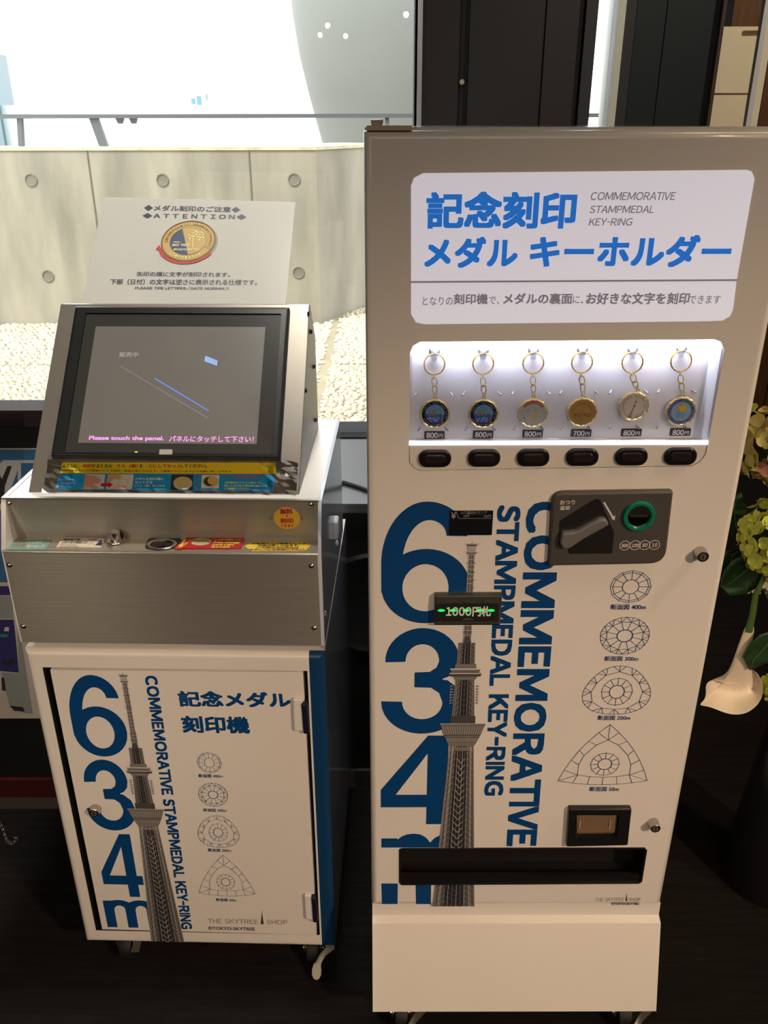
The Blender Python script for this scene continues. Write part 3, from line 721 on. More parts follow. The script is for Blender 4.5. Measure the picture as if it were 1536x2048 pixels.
# ---- section diagrams of the tower
def diag(d, kind, box, mi=0, w=.0006):
    M = d.uv(box); L = lambda pts, k=1, cl=False: d.line([M(*p) for p in pts], w*k, mi, 1, px=False, closed=cl)
    def ringp(r0, rx, ry, cx, cy, n, off=0): return [(cx+rx*math.cos(2*PI*(i+off)/n), cy+ry*math.sin(2*PI*(i+off)/n)) for i in range(n)]
    if kind == 400:
        A, B, Cc = ringp(0, .5, .5, .5, .5, 12), ringp(0, .44, .44, .5, .5, 12), ringp(0, .2, .22, .5, .5, 24)
        L(A, 1, True); L(B, 1, True); L(Cc, 1.2, True)
        for i in range(12): L([A[i], Cc[2*i]])
    elif kind == 300:
        A, B, Cc, E_ = ringp(0, .5, .5, .5, .5, 24), ringp(0, .38, .38, .5, .5, 12, .5), ringp(0, .22, .22, .5, .5, 12), ringp(0, .16, .16, .5, .5, 24)
        L(A, 1, True); L(B, 1, True); L(E_, 1.8, True)
        for i in range(12): L([A[2*i], B[i]]); L([A[(2*i+2) % 24], B[i]]); L([A[2*i+1], B[i], E_[2*i+1]])
    else:
        if kind == 200:
            def pk(k, sx_): return [(.5+sx_*k*.5*(1+.06*math.cos(3*a_))*math.sin(a_), .53-k*.5*(1+.06*math.cos(3*a_))*math.cos(a_)) for a_ in [2*PI*i/36 for i in range(36)]]
            O = pk(1.0, 1.04); I = pk(.78, 1.02)[::3]; cc = (.5, .53); rr = .24
        else:
            V3 = [(.5, 0), (1, .93), (0, .93)]; mids = [(.80, .42), (.5, 1.0), (.20, .42)]
            O = []
            for k in range(3):
                a, m_, b = V3[k], mids[k], V3[(k+1) % 3]
                for i in range(6):
                    t = i/6; c = (2*m_[0]-(a[0]+b[0])/2, 2*m_[1]-(a[1]+b[1])/2)
                    O.append((a[0]*(1-t)**2+2*c[0]*t*(1-t)+b[0]*t*t, a[1]*(1-t)**2+2*c[1]*t*(1-t)+b[1]*t*t))
            I = [(.5, .25), (.62, .33), (.74, .5), (.79, .66), (.79, .83), (.65, .86), (.5, .87), (.35, .86), (.21, .83), (.21, .66), (.26, .5), (.38, .33)]; cc = (.5, .65); rr = .16
        L(O, 1, True); L(I, 1, True)
        nI = len(I)
        for i, p in enumerate(O):
            q = min(I, key=lambda z: (z[0]-p[0])**2+(z[1]-p[1])**2)
            if i % (3 if kind == 200 else 2) == 0 or kind == 50: L([p, q])
        for i, p in enumerate(I):
            k = min(range(len(O)), key=lambda z: (O[z][0]-p[0])**2+(O[z][1]-p[1])**2)
            L([p, O[k]]); L([p, O[(k+1) % len(O)]]) if kind == 200 else None; L([p, O[k-1]]) if kind == 200 else None
        f = 1.0 if kind == 50 else 1.0
        A = ringp(0, rr, rr*f*1.18, *cc, 12); B = ringp(0, rr*.8, rr*.8*f*1.18, *cc, 12); Cc = ringp(0, rr*.48, rr*.48*f*1.18, *cc, 24)
        L(A, 1, True); L(Cc, 1.6, True)
        for i in range(12): L([A[i], Cc[2*i]])

# ------------------------------------------------------------------ KEY RING VENDING MACHINE (right)
rm = thing('vending_machine', 'tall white key ring vending machine with a lit blue lettered sign and six selection buttons', 'vending machine', (.2165, 1.25, 0))
XA, XB = -.0215, .4555
ZD0, ZD1 = .267, 1.4325
g = G(); fr = Frame((0, 1.03, 0), (1, 0, 0), (0, 0, 1), (0, -1, 0))
g.box(XA+.003, XB-.003, 1.046, 1.50, .24, 1.432)
body = obj('cabinet_body', g, WHITE, rm)
g = G(); g.box(XA+.001, XB-.001, 1.032, 1.50, 1.432, 1.4355); obj('top_plate', g, mat('glossy_white_top', (205, 205, 206), .12, coat=.5), rm)
# door with the window and slot openings
Wpoly = [FR.un(*p) for p in [(820, 705), (826, 692), (840, 684), (1428, 679), (1443, 684), (1449, 700), (1417, 884), (1412, 908), (1402, 923), (1384, 933), (842, 942), (828, 938), (818, 925)]]
slot = [FR.un(*p) for p in [(800, 1699), (804, 1697), (1288, 1696), (1292, 1700), (1282, 1762), (1277, 1765), (804, 1768), (800, 1764)]]
g = G(); prism(g, FR, [(XA+.001, ZD0), (XB, ZD0), (XB, ZD1), (XA+.001, ZD1)], -.006, 0, holes=[Wpoly, slot], r=0)
gg = G(); outer = [(XA, ZD0), (XB, ZD0), (XB, ZD1), (XA, ZD1)]; rO = .0085
g = G(); inner = inset(outer, rO)
fl, tr = tess([inner, Wpoly, slot]); g.add([FR.w(a, b, 0) for a, b in fl], tr)
g.rings([[FR.w(a, b, -rO*(1-math.cos(PI/2*i/5))) for a, b in inset(outer, rO*(1-math.sin(PI/2*i/5)))] for i in range(6)]+[[FR.w(a, b, -.032) for a, b in outer]], True, False, False)
for h in (Wpoly, slot): g.rings([[FR.w(a, b, 0) for a, b in h], [FR.w(a, b, -.005) for a, b in h]], True, False, False)
door = obj('front_door', g, WHITE, rm)
# display recess
cx0, cx1 = .0305, .4045; zs = CAMZ-.3655; ztp = CAMZ-.2345+.022
LIN = mat('display_lining', (238, 238, 240), .4, noise=.01)
g = G(); g.box(cx0-.002, cx1+.002, 1.0205, 1.0215, zs-.05, ztp)
g.box(cx0-.003, cx0, 1.0055, 1.0205, zs, ztp); g.add([V((a, b, z)) for z in (zs, ztp) for a, b in ((cx1+.001, 1.0055), (cx1-.0075, 1.0205), (cx1+.004, 1.0205), (cx1+.004, 1.0055))], [(0, 1, 5, 4), (1, 2, 6, 5), (2, 3, 7, 6), (3, 0, 4, 7)])
g.box(cx0-.003, cx1+.003, 1.0055, 1.0205, ztp, ztp+.002)
obj('display_recess', g, LIN, rm)
YBK = 1.0200
BACK = Frame((0, YBK, 0), (1, 0, 0), (0, 0, 1), (0, -1, 0))
g = G(); prism(g, BACK, rrect(cx0+.004, zs+.004, BACK.un(1411, 780)[0]-.001, ztp-.002, .004), -.0004, .0008); obj('backing_board', g, mat('white_card', (232, 232, 236), .45), rm)
g = G(); g.box(cx0-.002, cx1+.002, 1.001, 1.0205, zs-.003, zs+.0005); shelf = obj('display_shelf', g, WHITE2, rm)
g = G(); g.box(cx0+.006, cx1-.006, 1.0065, 1.0085, ztp-.018, ztp-.002); obj('light_strip', g, mat('led_strip', (255, 255, 255), .5, emit=(232, 234, 255), estr=130.0), rm)
# window pane and button panel
zpl = CAMZ-.371
winp = [p for p in [FR.un(*q) for q in [(820, 705), (826, 692), (840, 684), (1428, 679), (1443, 684), (1449, 700), (1418, 880), (817, 885)]]]
g = G(); prism(g, FR, inset(winp, .0008), -.004, -.0025); obj('display_pane', g, ACRYL, rm)
bp = [FR.un(*q) for q in [(818, 890), (1416, 886), (1412, 908), (1402, 923), (1384, 933), (842, 942), (828, 938), (818, 925)]]
g = G(); prism(g, FR, inset(bp, .0008), -.005, -.0008, r=.0006, steps=2); bpan = obj('button_panel', g, mat('pale_button_panel', (226, 222, 214), .35), rm)
g = G(); a = FR.un(818, 884); b = FR.un(1417, 889); g.box(a[0], b[0]-.001, .9992, 1.003, b[1], a[1]+.0005); obj('pane_rail', g, mat('lit_rail', (230, 230, 240), .15, emit=(236, 236, 255), estr=1.3), rm)
for i in range(6):
    px = 869.8+i*98.1; py = 916.4-i*.88
    c = FR.un(px, py); g = G(); wv, hv = .0205, .0115
    st = rrect(c[0]-wv, c[1]-hv, c[0]+wv, c[1]+hv, hv*.92, 6); prism(g, FR, st, -.001, .0035, r=.002, steps=3); b = obj('select_button', g, mat('black_button', (20, 20, 24), .3), rm)
    g = G(); st = rrect(c[0]-wv*.66, c[1]-hv*.5, c[0]+wv*.66, c[1]+hv*.5, hv*.45, 6); prism(g, FR, st, .003, .0048, r=.001, steps=3); l = obj('lens', g, mat('smoky_lens', (40, 34, 34), .08), b)
    dd = D(FR, .0040); dd.line([(c[0]-.012, c[1]+.0062), (c[0]+.012, c[1]+.0062)], .0011, 0, 0, px=False); dd.done('painted_glint', [mat('button_glint', (60, 60, 64), .2)], b)  # glint painted as a flat lighter line on each button
# lit sign
sp_ = [FR.un(*q) for q in [(822, 372), (828, 356), (846, 346.5), (1493, 340), (1503, 343), (1509, 357), (1473, 561), (1466, 618), (1460, 632), (1445, 641), (1420, 642.5), (850, 648.5), (832, 645), (822, 628)]]
g = G(); prism(g, FR, sp_, -.001, .0006, r=.0004, steps=2); sign = obj('sign_panel', g, SIGN, rm, 'backlit white sign panel with blue lettering')
d = D(FR, .0009)
d.text('記念刻印', (853, 383, 1149, 457), 0, 1, bold=.036)
d.text('メダル', (849, 473.5, 1033.5, 535.5), 0, 1, bold=.036); d.text('キーホルダー', (1062, 470, 1457, 534), 0, 1, bold=.036)
d.done('blue_lettering', [SIGNBLUE], sign)
d = D(FR, .0009)
for tx, bx in (('COMMEMORATIVE', (1182, 384, 1350, 400)), ('STAMPMEDAL', (1180, 411, 1306, 426)), ('KEY-RING', (1178, 436, 1264, 451))): d.text(tx, bx, 0, 1, bold=.012, latin=True, shear=.16, gap=.12)
d.line([(822.5, 563.7), (1473, 559.8)], .0021, 0, 1)
for tx, bx, bo in (('となりの', (845, 593, 905, 610), .008), ('刻印機', (907.6, 587, 975, 608), .03), ('で、', (977.7, 593, 998, 608), .008), ('メダルの裏面', (1007, 586, 1143.5, 608), .03), ('に、', (1146, 591, 1166, 607), .008), ('お好きな文字を刻印', (1173, 585, 1377, 608), .03), ('できます', (1379, 590, 1439, 607), .008)):
    d.text(tx, bx, 0, 1, bold=bo)
d.done('grey_lettering', [SIGNGREY], sign)
# big numerals and print on the door
d = D(FR); digit6(d, (762, 1003, 936, 1245)); d.done('numeral', [BLUE], door)
d = D(FR); digit3(d, (762, 1256, 924, 1467)); d.done('numeral', [BLUE], door)
d = D(FR); digit4(d, (761, 1471, 912, 1648)); d.done('numeral', [BLUE], door)
d = D(FR)   # the letter m, cut through by the delivery slot
def clipm(box, yA, yB):
    pass
q8 = lambda x, y: (740+x/2.194, 1280+y/2.194)
d.poly([q8(*p) for p in [(50, 870), (120, 870), (121, 876), (138, 862), (160, 853), (190, 849), (222, 853), (246, 866), (264, 888), (284, 868), (310, 855), (345, 849), (345, 910), (50, 910)]])
d.done('letter_piece', [BLUE], door)
for x0, x1 in ((50, 122), (200, 268)):
    d = D(FR); d.poly([q8(x0, 1068), q8(x1, 1068), q8(x1-1, 1158), q8(x0+2, 1158)]); d.done('letter_piece', [BLUE], door)
d = D(FR, .0004); tw = Tower(d, towR); tw.k = .00060/2.693*1.0*1.1
tw.draw(1690)
W = lambda y: 64+(y-1135)*(112-64)/(2000-1135)
tw.lattice(1882, W(1882), 1998, 113, 15, 4, lw=2.2)
for q in (-1, 1): tw.ln([(q*W(1882)*.97, 1882), (q*110, 1998)], 5, 2, 4.6); tw.ln([(q*W(1882)*.72, 1882), (q*84, 1998)], 3.5, 3, 4.8)
d.done('printed_tower', TWM, door)
d = D(FR); d.text('COMMEMORATIVE', None, 0, 1, bold=.042, latin=True, gap=.14, quad=[(1126, 1003), (1073, 1692), (1012, 1692), (1054, 1003)])
d.done('printed_lettering', [BLUE], door)
d = D(FR); d.text('STAMPMEDAL KEY-RING', None, 0, 1, bold=.042, latin=True, gap=.14, quad=[(1042, 1010), (1006, 1591), (968, 1591), (995, 1010)])
d.done('printed_lettering', [BLUE], door)
for kd, bx, cb in ((400, (1224.5, 1141, 1297.5, 1205), (1222, 1208, 1291, 1219)), (300, (1205, 1234, 1293, 1308), (1209.5, 1312, 1276, 1322)), (200, (1175, 1331.5, 1291.5, 1428), (1196, 1430.5, 1260, 1440)), (50, (1128, 1449, 1293, 1569), (1180, 1573, 1237, 1582.5))):
    d = D(FR); diag(d, kd, bx, w=.0008); d.text('断面図 %dm' % kd, cb, 0, 1, bold=.02); d.done('printed_diagram', [PRINTN], door)
d = D(FR); d.text('THE SKYTREE', (1191, 1795, 1247, 1802), 0, 1, latin=True); d.text('SHOP', (1257, 1795, 1280, 1802), 0, 1, latin=True)
d.poly([(1251, 1802), (1254.5, 1802), (1253.2, 1787), (1252.6, 1787)], 1, 1); d.text('©TOKYO-SKYTREE', (1223, 1804, 1278, 1809.5), 1, 1, bold=.02)
d.done('printed_shop_mark', [PRINTT, PRINTK], door)
# delivery slot
g = G(); sh_ = inset(slot, -.0015); loops = [sh_, inset(slot, .0012)]
fl, tr = tess(loops); g.add([FR.w(a, b, .0014) for a, b in fl], tr)
g.rings([[FR.w(a, b, .0014) for a, b in sh_], [FR.w(a, b, 0) for a, b in sh_]], True, False, False)
i2 = inset(slot, .0012); g.rings([[FR.w(a, b, .0014) for a, b in i2], [FR.w(a, b, -.045) for a, b in i2]], True, False, True)
ds = obj('delivery_slot', g, mat('slot_black', (22, 22, 22), .5), rm)
g = G(); a = FR.un(802, 1752); b = FR.un(1282, 1764); g.box(a[0], b[0], 1.001, 1.008, b[1], a[1]); obj('slot_lip', g, BLACK, ds)
# coin mechanism
q7 = lambda x, y: (740+x/2.194, 960+y/2.194)
pl = [FR.un(*q7(*p)) for p in [(815, 45), (1325, 38), (1290, 352), (778, 368)]]
pl = roundpoly([FR.un(*q7(*p)) for p in [(795, 45), (1326, 37), (1290, 358), (776, 368)]], [.016, .005, .022, .005], 6)
g = G(); prism(g, FR, pl, -.001, .0075, r=.004, steps=4); mech = obj('coin_mechanism', g, MECH, rm, 'dark grey coin panel with return lever and green coin slot')
MF = FR.off(.0075)
def mp(p): return MF.un(*q7(*p))
rc = roundpoly([mp(p) for p in [(990, 78), (1010, 84), (1072, 232), (1062, 322), (872, 324), (868, 300), (826, 286), (832, 178)]], .003)
g = G(); prism(g, MF, rc, -.001, .0006, r=.0005, steps=2); obj('lever_well', g, mat('well_dark', (38, 37, 38), .25), mech)
lv = roundpoly([mp(p) for p in [(838, 222), (900, 215), (1000, 160), (1030, 160), (1044, 186), (930, 250), (868, 292), (842, 290), (828, 266)]], .003)
g = G(); prism(g, MF, lv, 0, .009, r=.003, steps=4); obj('return_lever', g, LEVER, mech)
d = D(MF, .0003)
d.strip([mp((1022, 98)), mp((1062, 166))], [mp((1030, 96)), mp((1068, 160))]); d.poly([mp((1058, 168)), mp((1076, 154)), mp((1073, 177))], 0, 0, px=False)
d.done('arrow_mark', [PRINTW], mech); d = D(MF, .0003)
d.text('おつり', None, 0, 1, bold=.02, quad=[q7(834, 88), q7(900, 87), q7(899, 107), q7(833, 108)]); d.text('返却', None, 0, 1, bold=.02, quad=[q7(833, 113), q7(877, 112), q7(876, 131), q7(833, 132)])
d.done('return_text', [PRINTW], mech)
for i, (nn, cx) in enumerate((('500', 1118), ('100', 1163), ('50', 1205), ('10', 1248))):
    d = D(MF, .0003); c = V(mp((cx, 287-i*1))); r_ = .0067
    d.line([(c.x+r_*math.cos(k*PI/14), c.y+r_*math.sin(k*PI/14)) for k in range(28)], .0008, 0, 1, px=False, closed=True)
    w_ = .0046 if len(nn) == 3 else .0036
    d.text(nn, (c.x-w_, c.y-.0026, c.x+w_, c.y+.0026), 0, 2, bold=.03, latin=True, shear=.2, px=False)
    d.done('coin_mark', [PRINTW], mech)
c = V(mp((1178, 157))); rxx, ryy = .0243, .0232
def ringel(g, fr, c, r1, r2, h0, h1, seg=40, mi=0):
    def E(rx, ry, h): return [fr.w(c[0]+rx*math.cos(2*PI*k/seg), c[1]+ry*math.sin(2*PI*k/seg), h) for k in range(seg)]
    (a, b), (e, f_) = r1, r2
    g.rings([E(a, b, h0), E(a*.99, b*.99, h0+(h1-h0)*.6), E(a*.93, b*.93, h1), E(e*1.10, f_*1.10, h1), E(e, f_, h0+(h1-h0)*.6), E(e, f_, h0)], True, False, False, mi)
g = G(); ringel(g, MF, c, (.0212, .0212), (.0143, .0148), 0, .0045); obj('slot_ring', g, GREEN, mech)
g = G(); prism(g, MF, ell(c.x, c.y, .0145, .015, 32), 0, .0012); plate = obj('coin_slot_plate', g, mat('mirror_steel', (190, 176, 156), .08, metal=1.0), mech)
top = ell(c.x, c.y+.0002, .0140, .0146, 32, 8, 172)
g = G(); prism(g, MF, top, .0012, .0026); obj('slot_hood', g, mat('hood_dark', (38, 34, 34), .3), mech)
g = G(); g.box(c.x-.0115, c.x+.0115, MF.o.y-.0030, MF.o.y-.001, c.y-.0010, c.y+.0010); obj('coin_slot', g, BLACKM, mech)
# locks
def lock(fr, px, py, parent, r=.0078, h=.014, face=(1457, 333)):
    c = V(fr.un(px, py)); g = G(); o = fr.w(c.x, c.y, 0)
    g.lathe(o, fr.n, [(0, r*1.12), (h*.25, r*1.12), (h*.4, r), (h, r*.98), (h+.0006, r*.9), (h+.0006, r*.62), (h-.0015, r*.6)], 28, cap0=False)
    l = obj('lock', g, CHROME, parent)
    g = G(); g.lathe(o+fr.n*(h-.0015), fr.n, [(0, r*.6), (.0014, r*.58), (.0016, r*.5)], 20); g2 = obj('key_core', g, mat('key_core_metal', (150, 140, 126), .35, metal=.7), l)
    g = G(); g.box(-r*.12, r*.12, -.0002, .0004, -r*.34, r*.34, T=lambda p: o+fr.ex*p.x+fr.ey*p.z+fr.n*(h+.0003-p.y)); obj('keyhole', g, BLACKM, l)
lock(FR, 1399, 1104, rm); lock(FR, 1306, 1644, rm)
# change lamp display and note acceptor
g = G(); a = FR.rect(899.5, 1021, 983.5, 1069.6); prism(g, FR, rrect(a[0], a[1], a[2], a[3], .0006), -.001, .0010); cl = obj('change_lamp', g, mat('lamp_window', (24, 26, 32), .2), rm, 'small black display above the note slot')
d = D(FR, .0012); d.text('つり銭切れランプ', (921, 1021.5, 973, 1028), 0, 1); d.text('￥', (902, 1023.5, 912, 1037), 0, 1, bold=.02)
d.line([(912, 1021.8), (917, 1036), (982, 1036)], .0005, 0, 1); d.text('10円', (927, 1029, 938, 1034.5), 0, 1); d.text('100円', (968, 1029, 981.5, 1034.5), 0, 1)
d.done('lamp_print', [mat('dim_print', (150, 146, 142), .5)], cl)
NB = mat('note_slot_plastic', (62, 64, 58), .35); NBD = mat('note_slot_dark', (40, 42, 40), .25)
a = FR.rect(869, 1184, 999, 1243)
g = G(); prism(g, FR, rrect(a[0], a[1], a[2], a[3], .001), -.001, .010, r=.002, steps=3)
na = obj('note_acceptor', g, NB, rm, 'dark note slot with green lights reading 1000 yen note')
NF = FR.off(.010); b0 = V(NF.un(871, 1205)); b1 = V(NF.un(996, 1242))
g = G(); prism(g, NF, rrect(b0.x, b1.y, b1.x, b0.y, .0008), -.002, .0012, r=.0006, steps=2); obj('slot_window', g, NBD, na)
for x0 in (891, 927, 966):
    q = NF.un(x0, 1203); g = G(); g.box(q[0], q[0]+.015, NF.o.y-.0025, NF.o.y, q[1]-.0012, q[1]+.0008); obj('note_guide', g, NB, na)
q = NF.un(935, 1241); g = G(); prism(g, NF, ell(q[0], q[1]+.0005, .008, .004, 16, 0, 180), 0, .0025, r=.0008, steps=2); obj('thumb_notch', g, NB, na)
LEDG = mat('green_led', (30, 220, 90), .4, emit=(20, 255, 80), estr=1.6)
TXE = mat('lit_note_text', (190, 200, 180), .5, emit=(180, 200, 160), estr=.25)
for px in (882.5, 906, 932, 959, 982):
    q = NF.un(px, 1220); g = G(); prism(g, NF, ell(q[0], q[1], .0048, .0019, 16), .0010, .0016, r=.0004, steps=2); obj('led', g, LEDG, na)
d = D(NF, .0019); d.text('1000', (892, 1212.5, 942, 1230), 0, 2, latin=True, bold=.025); d.text('円札', (945, 1211, 981, 1231), 0, 2, bold=.03); d.done('note_text', [TXE], na)
# coin return cup
a = [FR.un(*p) for p in ((1136, 1610), (1261, 1610), (1253, 1683), (1131, 1686))]; po = roundpoly(a, .003)
ai = [FR.un(*p) for p in ((1149, 1622), (1236, 1622), (1231, 1667), (1149, 1668))]; pi_ = roundpoly(ai, .003)
g = G(); prism(g, FR, po, -.001, .009, holes=[pi_[::-1]], r=.0025, steps=3); cr = obj('coin_return', g, mat('cup_black', (26, 26, 28), .3), rm, 'black coin return cup with a clear brown flap')
g = G(); prism(g, FR, pi_, -.001, .0006); obj('cup_back', g, mat('cup_inner', (64, 52, 40), .4), cr)
g = G(); aa = [FR.un(*p) for p in ((1152, 1625), (1232, 1625), (1228, 1661), (1152, 1662))]; prism(g, FR, roundpoly(aa, .002), .003, .005, r=.001, steps=2); obj('flap', g, mat('brown_clear_flap', (128, 106, 80), .12, coat=.5), cr)
for x0 in (1158, 1218):
    q = FR.un(x0, 1643); g = G(); g.box(q[0]-.0008, q[0]+.0008, .9935, .9955, q[1]-.009, q[1]+.009); obj('flap_rib', g, mat('flap_rib_mat', (186, 168, 140), .2), cr)
# base plinth: fold then slightly flared skirt
g = G(); prof = [(1.003, .268), (1.001, .243), (.9885, .2385), (.9875, .236), (.944, .083), (1.48, .083), (1.48, .2415), (1.03, .268)]
g.rings([[V((x, a, b)) for a, b in prof] for x in (XA+.001, XB)]); obj('plinth', g, WHITE, rm)
for cx_, lv_ in ((XA+.05, 1), (XB-.04, 1)): make_caster(rm, cx_, .985, .083, rot=0, long_lever=True, mirror=1)
for cx_ in (XA+.05, XB-.05): make_caster(rm, cx_, 1.43, .083, rot=2.6, brake=False)
# hinge plate on top
g = G(); a = on_y(733, 258, 1.0).x; b = on_y(824, 258, 1.0).x; BEI = mat('beige_hinge', (196, 176, 150), .35)
g.box(a, b, .998, 1.04, 1.4325, 1.4375); hp = obj('hinge_plate', g, BEI, rm)
g = G(); g.lathe((a+.011, 1.012, 1.437), (0, 0, 1), [(0, .006), (.004, .007), (.006, .007), (.0065, .005)], 20); obj('hinge_pin', g, BEI, hp)
# price labels, hooks, pins
prices = ['800', '800', '800', '700', '800', '800']
lc = [(195, 460), (408, 457), (625, 454), (838, 451), (1058, 449), (1273, 447)]
rc_ = [(195, 150), (409, 148), (629, 145), (843, 142), (1064, 142), (1278, 137)]
mc_ = [(197, 367), (410, 367), (627, 364), (843, 360), (1069, 334), (1276, 356)]
q6 = lambda x, y: (780+x/2.194, 660+y/2.194)
BB = BACK.off(.0008); YK = 1.0145
HOOK = glass('hook_acrylic', (.86, .86, .9), 1.5, .1); PIN = mat('clear_pin', (176, 178, 188), .12)
for i in range(6):
    c = V(BB.un(*q6(*lc[i]))); g = G(); w_, h_ = .0130, .0050
    prism(g, BB, rrect(c.x-w_, c.y-h_, c.x+w_, c.y+h_, .0012), 0, .0016, r=.0005, steps=2); pl_ = obj('price_label', g, mat('label_black', (26, 28, 36), .35), rm)
    d = D(BB, .0019); d.text(prices[i], (c.x-.0102, c.y-.0036, c.x+.0042, c.y+.0036), 0, 1, latin=True, bold=.03, gap=.08, px=False); d.text('円', (c.x+.0053, c.y-.0034, c.x+.0106, c.y+.0018), 0, 1, bold=.02, px=False)
    d.done('price_digits', [PRINTW], pl_)
    rcen = on_y(*q6(*rc_[i]), YK); zt_r = rcen.z+.0125
    g = G(); base = V((rcen.x, YBK-.0008, zt_r+.0035)); g.lathe(base, (0, -1, 0), [(0, .0072), (.0015, .0068), (.004, .0028), (.009, .0016), (.0115, .0022), (.012, .001)], 18)
    g.add([V((rcen.x-.005, YBK-.0018, zt_r-.001)), V((rcen.x+.005, YBK-.0018, zt_r-.001)), V((rcen.x+.003, YBK-.0018, zt_r-.009)), V((rcen.x-.003, YBK-.0018, zt_r-.009)), V((rcen.x-.005, YBK-.0008, zt_r-.001)), V((rcen.x+.005, YBK-.0008, zt_r-.001)), V((rcen.x+.003, YBK-.0008, zt_r-.009)), V((rcen.x-.003, YBK-.0008, zt_r-.009))], [(0, 1, 2, 3), (0, 3, 7, 4), (1, 5, 6, 2), (2, 6, 7, 3)])
    obj('hook', g, HOOK, rm)
    z0 = on_y(*q6(mc_[0][0], 367-i*2), YBK-.0015).z; xb_ = rcen.x
    for dx, dz, sl in ((-.0205, .0272, 1), (.0205, .0272, -1), (-.0155, -.0185, 1), (.0155, -.0185, -1)):
        g = G(); g.tube([V((xb_+dx, YBK-.0008, z0+dz)), V((xb_+dx-sl*.0035, YBK-.0065, z0+dz-.0025))], .0011, 8); obj('support_pin', g, PIN, rm)

# ---- the six key rings
def ringtext(d, t, cx, cz, r, h, a0, step, mi=0, ly=2):
    for k, ch in enumerate(t):
        if ch == ' ': continue
        th = R(a0-k*step); u = V((math.sin(-th+PI/2), math.cos(-th+PI/2)))
        rad = V((math.cos(th), math.sin(th))); tan = V((math.sin(th), -math.cos(th))); c = V((cx, cz))+rad*r
        w_ = h*.36
        d.text(ch, None, mi, ly, latin=True, bold=.02, px=False, quad=[tuple(c-tan*w_+rad*h/2), tuple(c+tan*w_+rad*h/2), tuple(c+tan*w_-rad*h/2), tuple(c-tan*w_-rad*h/2)])
desc = ['gold key ring with a dark blue tenth anniversary medal, leftmost of the six on display',
        'gold key ring with a dark blue tenth anniversary medal, second from left on display',
        'gold key ring with a pastel pink and sky blue medal',
        'gold key ring with a plain all-gold tower medal above the 700 yen label',
        'gold key ring with a white and pale gold tower medal hanging askew',
        'gold key ring with a blue-rimmed medal bearing a yellow star, rightmost of the six']
